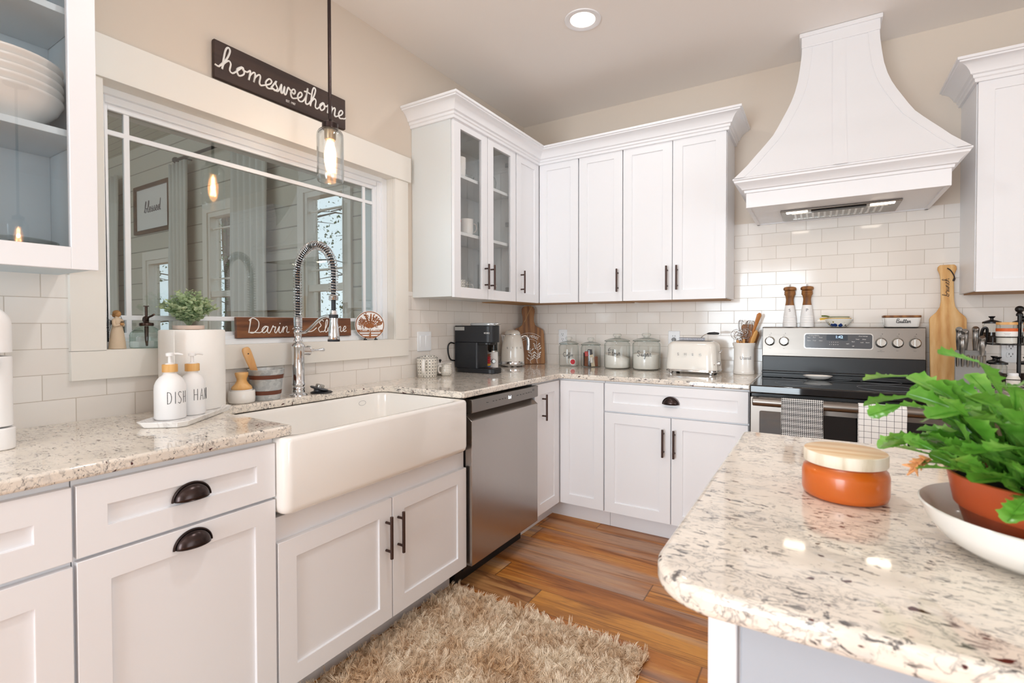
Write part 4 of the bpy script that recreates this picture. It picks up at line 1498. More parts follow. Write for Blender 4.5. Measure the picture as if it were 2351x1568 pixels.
# white appliance at the far left
t = thing('countertop_appliance', 'white rounded retro countertop appliance with a chrome latch at the far left', 'small appliance', (.195, -3.075, CZ), LZ)
AW, AD = .284, .262
def rounded_body(z0, z1, w, d, r, n=8, top_r=0):
    mb = M()
    rings = []
    lv = [(0, z0), (0, z1 - top_r)] if top_r else [(0, z0), (0, z1)]
    if top_r:
        lv += [(top_r * (1 - cos(a)), z1 - top_r + top_r * sin(a)) for a in [pi / 2 * i / 8 for i in range(1, 9)]]
    for k, z in lv:
        rings.append([(x, y, z) for x, y in rrect(w - 2 * k, d - 2 * k * .9, max(r - k, .004), n)])
    m = len(rings[0])
    vs = [p for q in rings for p in q]
    fs = [(j * m + i, j * m + (i + 1) % m, (j + 1) * m + (i + 1) % m, (j + 1) * m + i) for j in range(len(rings) - 1) for i in range(m)]
    fs += [list(range(m))[::-1], [(len(rings) - 1) * m + i for i in range(m)]]
    return mb.add(vs, fs)
rounded_body(.0, .052, AW, AD, .028).build('base', MATTEW, t, bevel=.003)
rounded_body(.056, .224, AW - .006, AD - .006, .028).build('body', MATTEW, t, bevel=.002)
rounded_body(.234, .348, AW - .006, AD - .006, .028, 8, .05).build('lid', MATTEW, t, sharp=50)
rounded_body(.05, .345, AW - .05, AD - .04, .028, 8, .06).build('inner_core', BLACK, t)
M().prism(rrect(.20, .075, .03, 8, 0, .29), -AD / 2 - .004, -AD / 2 + .02, 'y').build('lid_emboss', MATTEW, t, bevel=.006, bseg=4)
M().prism(rrect(.215, .024, .005, 4, 0, .207), -AD / 2 - .016, -AD / 2 + .004, 'y').build('latch', NICKEL, t, bevel=.003)

# paper towel, tray, soaps
t = thing('paper_towel_roll', 'wide white paper towel roll standing upright on the counter behind the soap bottles', 'paper towel', (.113, -2.445, .9245))
mb = M().lathe([(.022, 0), (.095, 0), (.0975, .004), (.0975, .268), (.095, .272), (.022, .272)], 48)
mb.build('sheets', PAPER, t, sharp=50)
M().lathe([(.022, .001), (.0205, .001), (.0205, .2725), (.022, .2725)], 28).build('cardboard_core', mat('brown_cardboard', '#b89a76', .9), t)
M().box(-.002, .092, -.0985, -.0965, .002, .27).build('loose_end', PAPER, t)

ang = atan2(.779, -.627)
t = thing('marble_tray', 'white marble tray with cut corners under the soap bottles and paper towel', 'tray', (.262, -2.530, CZ), ang)
def tray_ring(L, Wd, c, z):
    return [(x, y, z) for x, y in ((L / 2 - c, Wd / 2), (-L / 2 + c, Wd / 2), (-L / 2, Wd / 2 - c), (-L / 2, -Wd / 2 + c), (-L / 2 + c, -Wd / 2), (L / 2 - c, -Wd / 2), (L / 2, -Wd / 2 + c), (L / 2, Wd / 2 - c))]
rings = [tray_ring(.296, .122, .018, 0), tray_ring(.318, .142, .02, .018), tray_ring(.310, .134, .019, .018), tray_ring(.292, .118, .017, .009)]
vs = [p for r in rings for p in r]
fs = [(j * 8 + i, j * 8 + (i + 1) % 8, (j + 1) * 8 + (i + 1) % 8, (j + 1) * 8 + i) for j in range(3) for i in range(8)] + [list(range(8)), list(range(24, 32))]
o = M().add(vs, fs).build('tray', MARBLE, t, bevel=.002)

DISHL = {'D': [[(0, 0), (0, 1)], [(0, 1), (.3, .9), (.42, .5), (.3, .1), (0, 0)]], 'I': [[(.1, 0), (.1, 1)]], 'S': [[(.4, .9), (.2, 1), (.03, .8), (.2, .55), (.4, .3), (.22, 0), (0, .1)]], 'H': [[(0, 0), (0, 1)], [(.4, 0), (.4, 1)], [(0, .5), (.4, .5)]], 'A': [[(0, 0), (.22, 1), (.44, 0)], [(.08, .38), (.36, .38)]], 'N': [[(0, 0), (0, 1), (.42, 0), (.42, 1)]]}
def soap(word, loc, rz, R, label, nozzle):
    t = thing('soap_bottle', label, 'soap bottle', loc, rz, 'white soap bottles on the marble tray')
    h = .117 if R > .039 else .113
    mb = M().lathe([(0, 0), (R * .93, 0), (R, .004), (R, h - .025), (R * .97, h - .012), (R * .86, h + .001), (R * .66, h + .012), (R * .47, h + .018), (.0165, h + .024), (.0165, h + .03), (0, h + .03)], 40)
    mb.build('bottle', MATTEW, t, sharp=60)
    M().lathe([(0, h + .027), (.0205, h + .027), (.0205, h + .049), (.0195, h + .0505), (0, h + .0505)], 32).build('collar', BAMBOO, t, sharp=50)
    mb = M().lathe([(0, h + .05), (.013, h + .05), (.013, h + .053), (.0048, h + .055), (.0048, h + .075), (.0105, h + .076), (.011, h + .084), (.008, h + .0865), (0, h + .0865)], 20)
    a = nozzle
    mb.tube([(0, 0, h + .081), (.02 * cos(a), .02 * sin(a), h + .0825), (.034 * cos(a), .034 * sin(a), h + .079)], [.0042, .0036, .0026], 8)
    mb.build('pump', MATTEW, t, sharp=50)
    mb = M()
    f = wrap(0, 0, R, 0, h * .42, .0002)
    x = -.034
    for ch in word:
        for st in DISHL[ch]:
            q = [f(x + px * .024, pz * .036, 0) for px, pz in st]
            mb.tube(catmull(q, 4) if ch in 'DS' and len(q) > 2 else q, .0008, 5)
        x += .010 if ch == 'I' else .0175
    mb.build('lettering', INK, t)
soap('DISH', (.268, -2.583, .9245), radians(14), .0415, 'white pump bottle lettered DISH, nearest the front of the marble tray', radians(60))
soap('HAND', (.243, -2.508, .9245), radians(34), .037, 'white pump bottle lettered HAND, half hidden behind the dish soap', radians(60))

# brush in its white pot, bucket with wooden handle
t = thing('dish_brush', 'round peach wood dish brush standing in a white pot', 'dish brush', (.088, -2.262, CZ + .004))
M().lathe([(0, .028), (.033, .03), (.037, .046), (.036, .0475), (0, .0475)], 32).build('bristle_plate', MATTEW, t, sharp=50)
mb = M()
for i in range(26):
    a = 2 * pi * i / 26
    mb.tube([(.031 * cos(a), .031 * sin(a), .046), (.034 * cos(a), .034 * sin(a), .032)], .0013, 4)
b = mb.build('bristles', PINE, t)
b['kind'] = 'stuff'
M().lathe([(0, .047), (.0345, .047), (.0365, .05), (.034, .058), (.024, .068), (.0175, .08), (.0175, .088), (.022, .1), (.0235, .107), (.022, .112), (0, .114)], 36).build('handle', SMOOTHB, t, sharp=60)
t = thing('brush_pot', 'small white ceramic pot holding the dish brush, left of the metal bucket', 'pot', (.088, -2.262, CZ))
M().lathe([(0, 0), (.041, 0), (.0455, .005), (.0465, .02), (.0455, .046), (.044, .048), (.042, .046), (.0425, .01), (0, .006)], 40).build('pot', CERAM, t, sharp=60)
t = thing('metal_bucket', 'galvanised metal bucket with two rust brown bands left of the faucet', 'bucket', (.085, -2.162, CZ))
mb = M().lathe([(0, .0), (.049, .0), (.0505, .003), (.0645, .117), (.0665, .119), (.0665, .122), (.064, .122), (.0625, .118), (.0485, .006), (0, .004)], 44)
mb.build('pail', ZINC, t, sharp=50)
def rr_(z): return .0505 + (z - .003) / .114 * .014
for z in (.022, .084):
    M().lathe([(rr_(z) + .0002, z), (rr_(z) + .0014, z), (rr_(z + .0155) + .0014, z + .0155), (rr_(z + .0155) + .0002, z + .0155)], 44).build('band', RUST, t)
t = thing('wooden_spatula', 'light wooden handle with a hanging hole leaning in the metal bucket', 'utensil', (.092, -2.172, CZ + .008), 0)
mb = M()
mb.T = Ry(radians(-8)) @ Rx(radians(17))
n = 14
vs, fs = [], []
path = [(0, .011, .005), (.04, .0105, .0055), (.10, .012, .006), (.15, .0165, .007), (.19, .018, .0072), (.205, .0165, .0068), (.2115, .0125, .005), (.214, .006, .002)]
seg = 20
for z, a, b in path:
    for i in range(seg):
        q = 2 * pi * i / seg
        vs.append((b * cos(q), a * sin(q), z))
for j in range(len(path) - 1):
    for i in range(seg):
        fs.append((j * seg + i, j * seg + (i + 1) % seg, (j + 1) * seg + (i + 1) % seg, (j + 1) * seg + i))
fs += [list(range(seg))[::-1], [(len(path) - 1) * seg + i for i in range(seg)]]
mb.add(vs, fs)
mb.build('handle', BEECH, t, sharp=60)
mb = M()
mb.T = Ry(radians(-8)) @ Rx(radians(17))
mb.tube([(.0064, -.001, .187), (.0073, -.001, .187)], .0028, 12)
mb.build('hole', DARKCORD, t)

# ---- window sill
SZ = 1.1345
t = thing('angel_figurine', 'cream carved angel figurine with wire wings at the left end of the window sill', 'figurine', (-.012, -2.616, SZ), radians(30))
mb = M().lathe([(0, 0), (.0215, 0), (.022, .003), (.0195, .03), (.0165, .055), (.0135, .07), (.012, .077), (.0135, .088), (.0125, .096), (.008, .102), (.0055, .104), (.0055, .108), (0, .109)], 28, sy=1.15)
for s in (-1, 1):
    mb.tube(catmull([(.001, s * .0135, .097), (.003, s * .0175, .086), (.007, s * .016, .077), (.0145, s * .007, .081)], 5), [.0052] * 5 + [.0048] * 5 + [.0042] * 6, 10)
mb.build('dress', RESIN, t, sharp=70)
M().ball((.002, 0, .1155), (.0098, .0088, .0105), 18, 12).ball((.0165, 0, .0825), (.0055, .0065, .005), 12, 8).build('face_and_hands', RESINSK, t, sharp=80)
M().ball((-.0015, 0, .119), (.0115, .0108, .0095), 18, 12).ball((-.008, 0, .112), (.006, .0085, .008), 12, 8).build('hair', RESINHAIR, t, sharp=80)
M().ball((.0175, 0, .0885), (.0045, .0045, .004), 10, 7).build('bird', mat('carved_brown_bird', '#6f5a42', .7), t)
for s in (-1, 1):
    mb = M()
    for i in range(9):
        a = radians(35 - i * 14)
        Lw = .036 - .001 * abs(i - 3)
        mb.tube(catmull([(-.011, s * .004, .090), (-.016, s * (.004 + .5 * Lw * cos(a)), .090 + .5 * Lw * sin(a)), (-.017, s * (.004 + Lw * cos(a)), .090 + Lw * sin(a))], 4), .0007, 5)
    mb.tube(catmull([(-.017, s * (.004 + .036 * cos(radians(35 - i * 14))), .090 + .036 * sin(radians(35 - i * 14))) for i in range(9)], 4), .0007, 5)
    mb.build('wing', WIRE, t)

t = thing('plant_mister', 'green ribbed glass plant mister with a dark bronze pump on the window sill', 'spray bottle', (-.012, -2.533, SZ), radians(-40))
def ribbed(prof, seg=60, k=.03, n=20):
    mb = M()
    vs, fs = [], []
    for r, z, w in prof:
        for i in range(seg):
            a = 2 * pi * i / seg
            q = r * (1 + k * w * cos(n * a))
            vs.append((q * cos(a), q * sin(a), z))
    for j in range(len(prof) - 1):
        for i in range(seg):
            i2 = (i + 1) % seg
            fs.append((j * seg + i, j * seg + i2, (j + 1) * seg + i2, (j + 1) * seg + i))
    return mb.add(vs, fs)
ribbed([(.001, .001, 0), (.043, .0, 1), (.0465, .004, 1), (.0465, .045, 1), (.043, .054, .6), (.032, .066, .2), (.02, .074, 0), (.0145, .077, 0), (.0145, .083, 0)]).build('glass_bottle', GREENGL, t, sharp=70)
mb = M().lathe([(0, .076), (.0205, .076), (.0215, .079), (.0205, .086), (.009, .088), (.0075, .09), (.0078, .106), (.006, .109), (.004, .11), (.004, .142), (.0085, .143), (.0085, .1455), (0, .146)], 24)
mb.build('pump', TINT, t, sharp=50)
M().tube(catmull([(.006, .003, .095), (.012, .01, .105), (.022, .024, .111), (.028, .032, .1155)], 5), [.004] * 5 + [.0034] * 11, 10).build('spout', TINT, t)
M().tube(catmull([(-.006, -.004, .108), (-.015, -.013, .106), (-.018, -.016, .096), (-.012, -.011, .087)], 5), .0018, 8).build('finger_ring', TINT, t)
M().tube([(0, 0, .075), (0, 0, .03), (.001, .001, .006)], [.0065, .0055, .003], 12).build('dip_tube', TINT, t)

def eucalyptus(t, z0, R, H, n, lr, seed):
    rnd = random.Random(seed)
    mb = M()
    for s in range(n):
        a = s * 2.39996
        out = R * sqrt((s + .6) / n)
        h = H * (1 - .45 * (out / R) ** 2) * rnd.uniform(.8, 1.08)
        tip = Vector((out * cos(a), out * sin(a), z0 + h))
        mid = Vector((out * .45 * cos(a + .3), out * .45 * sin(a + .3), z0 + h * .62))
        cv = catmull([(0, 0, z0), mid, tip], 8)
        mb.tube(cv, .0009, 4)
        for i, p in enumerate(cv):
            if i < 4:
                continue
            k = lr * (1.1 - .55 * i / len(cv)) * rnd.uniform(.75, 1.15)
            for sd in (0, 1):
                b = i * 1.6 + sd * pi + rnd.uniform(-.4, .4)
                d = Vector((cos(b), sin(b), rnd.uniform(-.1, .7))).normalized()
                up = Vector((rnd.uniform(-.5, .5), rnd.uniform(-.5, .5), 1)).normalized()
                w = d.cross(up).normalized()
                nrm = w.cross(d)
                c = p + d * k
                ring = [c + d * (k * cos(q)) + w * (k * .92 * sin(q)) + nrm * (k * .22 * (cos(2 * q))) for q in [2 * pi * m / 9 for m in range(9)]]
                mb.add(ring + [c - nrm * k * .12], [(m, (m + 1) % 9, 9) for m in range(9)])
    return mb.build('foliage', EUCA, t, sharp=80)
t = thing('potted_eucalyptus', 'small grey green eucalyptus in a whitewashed pot on the sill behind the paper towel', 'plant', (.0, -2.405, SZ))
M().lathe([(0, 0), (.036, 0), (.038, .003), (.046, .062), (.0495, .064), (.0495, .077), (.046, .077), (.044, .066), (0, .06)], 32).build('pot', PINKPOT, t, sharp=50)
M().lathe([(.0445, .064), (.02, .07), (0, .071)], 24).build('soil', SOIL, t)
eucalyptus(t, .072, .098, .135, 40, .0128, 5)

# wooden name sign
t = thing('name_sign', 'rustic brown wooden sign with white cursive names leaning in the window behind the faucet', 'sign', (-.043, -1.9275, 1.1585), LZ)
sl = Rx(radians(-3))
mb = M(); mb.T = sl
mb.box(-.284, .284, -.010, .006, 0, .0865)
mb.build('board', wood('sign_board_pine', ['#4a2a18', '#74462a', '#8f5f39', '#5d3822'], 5, 'x', .5, 5), t, bevel=.001)
mb = M()
write(mb, 'Darin', .0285, sl @ Tr((-.150, -.0115, .020)), r=.0021, stretch=1.38, flat=.8)
mb.tube([sl @ Vector(p) for p in catmull([(-.038, -.0115, .035), (-.025, -.0115, .043), (-.01, -.0115, .03), (.02, -.0115, .022), (.06, -.0115, .024), (.085, -.0115, .04)], 6)], .0021, 6)
write(mb, 'Elaine', .0265, sl @ Tr((.170, -.0115, .020)), r=.0021, stretch=1.30, flat=.8)
mb.build('lettering', WHITEP, t)

# round family tree plaque on its little stand
t = thing('family_plaque', 'round family tree plaque on a black stand at the right end of the sill', 'plaque', (.006, -1.556, SZ), radians(-35) + LZ)
tl = Rx(radians(-8))
mb = M(); mb.T = tl @ Tr((0, 0, .0775)) @ Rx(pi / 2)
mb.lathe([(0, -.004), (.0735, -.004), (.0735, .004), (0, .004)], 48)
mb.build('backing', MATTEW, t, sharp=40)
mb = M(); P0 = tl @ Tr((0, -.0045, .0775))
def P2(x, z, y=0): return P0 @ Vector((x, y, z))
mb.tube([P2(.069 * cos(a), .069 * sin(a)) for a in [2 * pi * i / 48 for i in range(48)]], .0022, 6, True)
mb.tube([P2(0, -.066), P2(0.001, -.045), P2(0, -.02), P2(0, .01)], [.009, .006, .006, .004], 8, flat=.4)
rnd = random.Random(4)
for i in range(13):
    a = radians(10 + 160 * i / 12)
    L1 = .060
    b = a + rnd.uniform(-.15, .15)
    m1 = (.28 * L1 * cos(a) * 1.2, -.012 + .34 * L1 * sin(a))
    mb.tube(catmull([P2(0, -.016), P2(*m1), P2(L1 * cos(b) * 1.0, L1 * sin(b) * .98)], 5), [.0034] * 5 + [.0022] * 6, 6)
    for k in range(3):
        u = .45 + .2 * k
        p = (L1 * u * cos(a), -.012 + L1 * u * sin(a) * 1.05)
        c = b + rnd.choice((-1, 1)) * 1.1
        mb.tube(catmull([P2(*p), P2(p[0] + .008 * cos(c), p[1] + .008 * sin(c)), P2(p[0] + .012 * cos(c + .8), p[1] + .012 * sin(c + .8))], 3), .0016, 5)
for i in range(34):
    a, r = radians(rnd.uniform(0, 180)), rnd.uniform(.03, .064)
    mb.ball(P2(r * cos(a), r * sin(a)), (.0042, .0018, .003), 7, 5)
mb.tube([P2(-.064, -.030), P2(.064, -.030)], .009, 8, flat=.35)
mb.tube([P2(-.05, -.049), P2(.05, -.049)], .0022, 6)
mb.tube([P2(-.032, -.061), P2(.032, -.061)], .004, 6, flat=.5)
mb.build('tree_cutout', LASER, t, sharp=70)
mb = M()
write(mb, 'Our family'.replace('O', 'O'), .0085, P0 @ Tr((.0, -.0042, -.0345)), r=.0011, stretch=1.35)
mb.build('lettering', WHITEP, t)
for s in (-1, 1):
    M().tube(catmull([(s * .026, -.022, .0012), (s * .026, -.018, .012), (s * .026, -.008, .006), (s * .026, .02, .004), (s * .026, .022, .03)], 5), .0022, 6).tube([(s * .034, -.02, .003), (s * .018, -.02, .003)], .003, 6).build('stand', BLACK, t)

# sign above the window
t = thing('wall_sign', 'dark wooden sign reading home sweet home above the window', 'sign', (.003, -2.015, 2.154), LZ)
M().box(-.301, .301, -.019, -.001, 0, .143).build('board', WALNUT, t, bevel=.003)
mb = M()
S = Tr((0, -.0205, 0))
write(mb, 'home', .041, S @ Tr((-.285, 0, .040)), r=.0036, align=0, stretch=1.38)
write(mb, 'sweet', .040, S @ Tr((-.078, 0, .043)), r=.0036, align=0, stretch=1.15)
write(mb, 'home', .040, S @ Tr((.098, 0, .043)), r=.0036, align=0, stretch=1.24)
for a, b, c in (((-.300, .046), (-.29, .043), (-.283, .044)), ((.284, .047), (.292, .049), (.300, .056))):
    mb.tube([S @ Vector((x, 0, z)) for x, z in (a, b, c)], .0034, 6)
mb.text('EST. 1987', .014, S @ Tr((.012, 0, .0205)), depth=.001, sx=.8)
mb.build('lettering', WHITEP, t)

# switch and outlets
def plate(name, label, loc, rz, w, h, kind):
    t = thing(name, label, 'switch' if kind == 'switch' else 'outlet', loc, rz)
    M().box(-w / 2, w / 2, -.0065, -.0005, -h / 2, h / 2).build('cover_plate', VINYL, t, bevel=.0025)
    if kind == 'switch':
        for x in (-.023, .023):
            mb = M(); mb.T = Tr((x, -.006, 0)) @ Rx(radians(4))
            mb.box(-.0165, .0165, -.003, .002, -.033, .033).build('rocker', VINYL, t, bevel=.0012)
    else:
        for z in (.019, -.019):
            M().prism(rrect(.033, .028, .008, 5, 0, z), -.0085, -.006, 'y').build('socket', VINYL, t, bevel=.0008)
            mb = M()
            for x in (-.0065, .0065):
                mb.box(x - .0012, x + .0012, -.0088, -.0083, z + .000, z + .009)
            mb.tube([(0, -.0083, z - .007), (0, -.0088, z - .007)], .0025, 10)
            mb.build('slots', INK, t)
    return t
plate('light_switch', 'white double rocker light switch on the tiles right of the window', (TT, -1.152, 1.115), LZ, .116, .114, 'switch')
plate('wall_outlet', 'white wall outlet on the tiles behind the coffee jar', (.343, -TT, 1.118), 0, .07, .114, 'outlet')
t = plate('wall_outlet', 'white wall outlet behind the toaster with a grey plug in it', (1.165, -TT, 1.112), 0, .076, .114, 'outlet')
M().tube([(0, -.008, .0), (0, -.022, .0), (0.002, -.03, -.012), (.004, -.026, -.06), (.01, -.02, -.12), (.03, -.018, -.185)], [.015, .013, .007, .004, .004, .004], 10).build('plug', GREYP, t)

# ================================================================ coffee corner
def handle_loop(mb, pts, r, flat=1.0, m=0):
    return mb.tube(catmull(pts, 6), r, 10, m=m)
vd = radians(-57)     # direction from the corner towards the viewer
t = thing('pitcher_mug', 'large cream pitcher with black petal pattern, leftmost of the coffee things', 'pitcher', (.078, -1.205, CZ), radians(-62))
mb = M().lathe([(0, 0), (.050, 0), (.053, .003), (.0575, .07), (.0585, .108), (.057, .110), (.0555, .107), (.054, .07), (.05, .006), (0, .004)], 44)
mb.v = [Vector((v.x * (1 + .16 * max(0, -v.x / .058) * (v.z / .11) ** 4), v.y, v.z + .012 * max(0, -v.x / .058) ** 3 * (v.z / .11) ** 6)) for v in mb.v]
mb.build('body', PETAL, t, sharp=70)
M().tube([(.058 * cos(a) * (1 + .16 * max(0, -cos(a))), .058 * sin(a), .109 + .012 * max(0, -cos(a)) ** 3) for a in [2 * pi * i / 48 for i in range(48)]], .0012, 5, True).build('rim_line', INK, t)
handle_loop(M(), [(.055, 0, .098), (.078, 0, .096), (.088, 0, .075), (.084, 0, .045), (.056, 0, .022)], [.0095] * 30).build('handle', CERAM, t)
t = thing('sugar_bowl', 'cream patterned lidded sugar bowl with a black knob behind the small creamer', 'sugar bowl', (.045, -1.056, CZ))
t.scale = (.82, .82, .92)
M().lathe([(0, 0), (.036, 0), (.0435, .012), (.046, .03), (.044, .052), (.04, .06), (0, .06)], 36).build('bowl', PETAL_S, t, sharp=60)
lid = M().lathe([(0, .058), (.042, .060), (.040, .066), (.022, .074), (.008, .077), (0, .077)], 32).build('lid', CERAM, t, sharp=60)
M().lathe([(0, .076), (.005, .077), (.0045, .083), (.0095, .089), (.0095, .095), (.005, .099), (0, .0995)], 20).build('knob', BLACK, lid, sharp=70)
t = thing('creamer', 'small cream patterned creamer jug with a side handle left of the coffee maker', 'creamer', (.118, -1.087, CZ), radians(-30))
t.scale = (.88, .88, .95)
mb = M().lathe([(0, 0), (.03, 0), (.0385, .012), (.0405, .028), (.037, .046), (.031, .060), (.033, .070), (.0315, .0705), (.029, .06), (.034, .03), (0, .008)], 36)
mb.v = [Vector((v.x, v.y * (1 + .35 * max(0, v.y / .035) * max(0, (v.z - .05) / .02)), v.z + .006 * max(0, v.y / .03) * max(0, (v.z - .05) / .02))) for v in mb.v]
mb.build('jug', PETAL_S, t, sharp=70)
handle_loop(M(), [(0, -.033, .058), (0, -.050, .058), (0, -.056, .04), (0, -.05, .022), (0, -.038, .018)], [.0062] * 30).build('handle', CERAM, t)

t = thing('coffee_maker', 'slim black single cup coffee maker seen from the side beside the creamer', 'coffee maker', (.014, -.885, CZ))
KW = .117
M().prism(rrect(.298, KW, .04, 8, .149, KW / 2), 0, .028).build('base', SATINB, t, bevel=.003)
def keurig_outline(L, r):
    f = [(x, y) for x, y in rrect(L, KW, r, 8, L / 2, KW / 2) if x > L / 2]
    return sorted(f, key=lambda q: atan2(q[1] - KW / 2, q[0] - L / 2)) + [(.008, KW), (0, KW - .008), (0, .008), (.008, 0)]
M().prism(keurig_outline(.180, .012), .029, .1872).build('column', SATINB, t, bevel=.001)
M().prism(keurig_outline(.286, .045), .188, .292).build('head', SATINB, t, bevel=.004)
M().prism(rrect(.15, KW - .02, .04, 8, .19, KW / 2), .174, .189).build('brew_spout', BLACK, t, bevel=.003)
M().prism(rrect(.19, KW - .006, .05, 8, .196, KW / 2), .291, .308).build('lid', mat('silver_plastic', '#b9bdc0', .3, .5), t, bevel=.006, bseg=4)
M().prism(rrect(.05, .05, .02, 6, .285, KW / 2), .297, .306).build('lid_handle', NICKEL, t, bevel=.003)
M().box(.006, .082, -.0012, .002, .262, .284).build('side_plate', mat('grey_badge', '#a9a7a3', .4), t, bevel=.0005)
mb = M().text('KEURIG', .0135, Tr((.252, -.0008, .246)), sx=.9)
f = wrap(.241, KW / 2, KW / 2, 0, .246, .002)
mb.build('lettering', WHITEP, t)
M().box(.19, .285, .015, KW - .015, .0275, .031).build('drip_grate', BLACK, t, bevel=.001)
M().tube(catmull([(.004, .01, .07), (-.004, -.03, .08), (-.004, -.052, .12), (-.002, -.055, .165), (.0, -.035, .185), (.003, -.003, .18)], 7), .0042, 8).build('power_cord', BLACK, t)

t = thing('pod_stack', 'stack of coloured coffee pods seen under the coffee maker head', 'coffee pods', (.150, -.715, CZ))
for i, c in enumerate(('#1f56a8', '#2a63b5', '#e6b23a', '#b3202a', '#c23038', '#b01f28', '#7a4428')):
    M().lathe([(0, 0), (.018, 0), (.0225, .013), (.0245, .0135), (.0245, .015), (0, .015)], 24, (0, 0, .0155 * i)).build('pod', mat('pod_foil', c, .35), t, sharp=50)
t = thing('coffee_grinder', 'white coffee grinder with a clear hopper right of the coffee maker', 'coffee grinder', (.135, -.635, CZ), radians(-45))
M().lathe([(0, 0), (.036, 0), (.038, .004), (.036, .115), (.034, .12), (0, .12)], 36).build('body', MATTEW, t, sharp=50)
M().lathe([(.034, .118), (.0345, .175), (.032, .182), (0, .183)], 36).build('hopper', SMOKE, t, sharp=50)
M().lathe([(.0355, .118), (.0368, .118), (.0368, .126), (.0355, .126)], 36).build('ring', NICKEL, t, sharp=50)
mb = M(); mb.T = Tr((.036, 0, .058)) @ Ry(pi / 2)
mb.lathe([(0, 0), (.015, 0), (.015, .008), (.011, .014), (0, .014)], 24).build('dial', NICKEL, t, sharp=50)

t = thing('electric_kettle', 'cream retro electric kettle on a chrome base in front of the herb board', 'kettle', (.104, -.335, CZ), 0)
M().lathe([(0, .006), (.083, .006), (.086, .01), (.086, .033), (.083, .038), (0, .038)], 44).build('power_base', CHROME, t, sharp=50)
M().lathe([(0, .038), (.083, .038), (.0835, .043), (.0825, .08), (.079, .125), (.0735, .165), (.066, .2), (.0585, .223), (.056, .226), (0, .226)], 48).build('body', ENAMEL, t, sharp=60)
lid = M().lathe([(.0555, .2275), (.056, .231), (.052, .243), (.042, .254), (.026, .2605), (0, .262)], 40).build('lid', ENAMEL, t, sharp=60)
M().lathe([(.0562, .2255), (.0572, .2255), (.0572, .2285), (.0562, .2285)], 40).build('lid_ring', CHROME, t, sharp=60)
ru = Vector((.857, .515, 0))
sp = -ru
mb = M()
side = Vector((-sp.y, sp.x, 0))
vs = []
for z, o, w in ((.150, .074, .004), (.185, .076, .018), (.215, .082, .027), (.2255, .086, .030)):
    c = sp * o
    for k in range(7):
        b = -1 + 2 * k / 6
        vs.append(c * 1.0 + side * (w * b) - sp * ((abs(b) ** 2) * w * .9) + Vector((0, 0, z)))
fs = [(j * 7 + k, j * 7 + k + 1, (j + 1) * 7 + k + 1, (j + 1) * 7 + k) for j in range(3) for k in range(6)]
mb.add(vs, fs).build('spout', CHROME, t, solid=.002, sharp=60)
h = catmull([ru * .058 + Vector((0, 0, .205)), ru * .085 + Vector((0, 0, .218)), ru * .108 + Vector((0, 0, .205)), ru * .115 + Vector((0, 0, .17)), ru * .113 + Vector((0, 0, .115))], 8)
M().tube(h, [.0085] * (len(h) - 6) + [.0095] * 6, 12).build('handle', CHROME, t)
M().tube([p - ru * .006 for p in h[14:]], .0085, 10).build('handle_grip', GREYP, t)
f = wrap(0, 0, .0785, radians(-48), .133, .0008)
mb = M()
for i, ch in enumerate('SMEG'):
    mb.text(ch, .019, Matrix(), bend=lambda x, y, z, i=i: f(x + (i - 1.5) * .034, y, z))
mb.build('lettering', NICKEL, t)
for a in (radians(-75), radians(-45), radians(60), radians(180)):
    M().lathe([(0, 0), (.012, 0), (.015, .008), (0, .01)], 12, (.07 * cos(a), .07 * sin(a), 0)).build('foot', CHROME, t)
M().tube(catmull([(-.06, -.06, .018), (-.085, -.075, .02), (-.096, -.06, .05), (-.094, -.045, .09), (-.097, -.04, .10)], 6), .0045, 8).build('power_cord', GREYP, t)

# paddle board in the corner
t = thing('cutting_board', 'brown paddle board lettered FRESH HERBS with white leaf sprigs, leaning in the corner', 'cutting board', (.1235, -.131, CZ), radians(42))
BL = Rx(radians(-6.5))
outl = [(-.122, .006), (-.116, 0), (.116, 0), (.122, .006), (.1205, .14), (.1185, .225), (.1125, .252), (.097, .268), (.066, .282), (.049, .298), (.0425, .325), (.044, .36), (.050, .395), (.049, .418), (.038, .434), (.02, .4405), (-.02, .4405), (-.038, .434), (-.049, .418), (-.050, .395), (-.044, .36), (-.0425, .325), (-.049, .298), (-.066, .282), (-.097, .268), (-.1125, .252), (-.1185, .225), (-.1205, .14)]
mb = M(); mb.T = BL
mb.prism(outl, -.009, .007, 'y')
mb.build('board', BOARDW, t, bevel=.003, bseg=3)
mb = M()
F = BL @ Tr((0, -.0096, 0))
def arcb(r0):
    def g(ch, i, n):
        pass
word = 'FRESH HERBS'
R0, z0 = .118, .092
for i, ch in enumerate(word):
    a = radians(33) * (1 - 2 * i / (len(word) - 1))
    mb.text(ch, .031, F @ Tr((-R0 * sin(a), 0, z0 + R0 * cos(a))) @ Ry(-a), depth=.0008, sx=.85)
for rr in (.142, .096):
    mb.tube([F @ Vector((-rr * sin(a), 0, z0 + rr * cos(a))) for a in [radians(38) * (1 - 2 * i / 20) for i in range(21)]], .0013, 5)
mb.build('lettering', WHITEP, t)
for x, hh, n in ((.012, .115, 4), (.062, .165, 6)):
    mb = M()
    q = lambda xx, zz: F @ Vector((xx, 0, zz))
    st = [(x - .006 * sin(i * .9), .004 + hh * i / 10) for i in range(11)]
    mb.tube([q(*p) for p in st], .0016, 5)
    for i in range(n):
        b = st[2 + int(i * 8 / n)]
        for s in (-1, 1):
            mb.tube([q(b[0], b[1]), q(b[0] + s * .012, b[1] + .009), q(b[0] + s * .019, b[1] + .016), q(b[0] + s * .026, b[1] + .021)], [.0012, .0025, .0062, .0022], 8, flat=.3)
    mb.build('leaf_sprig', WHITEP, t)
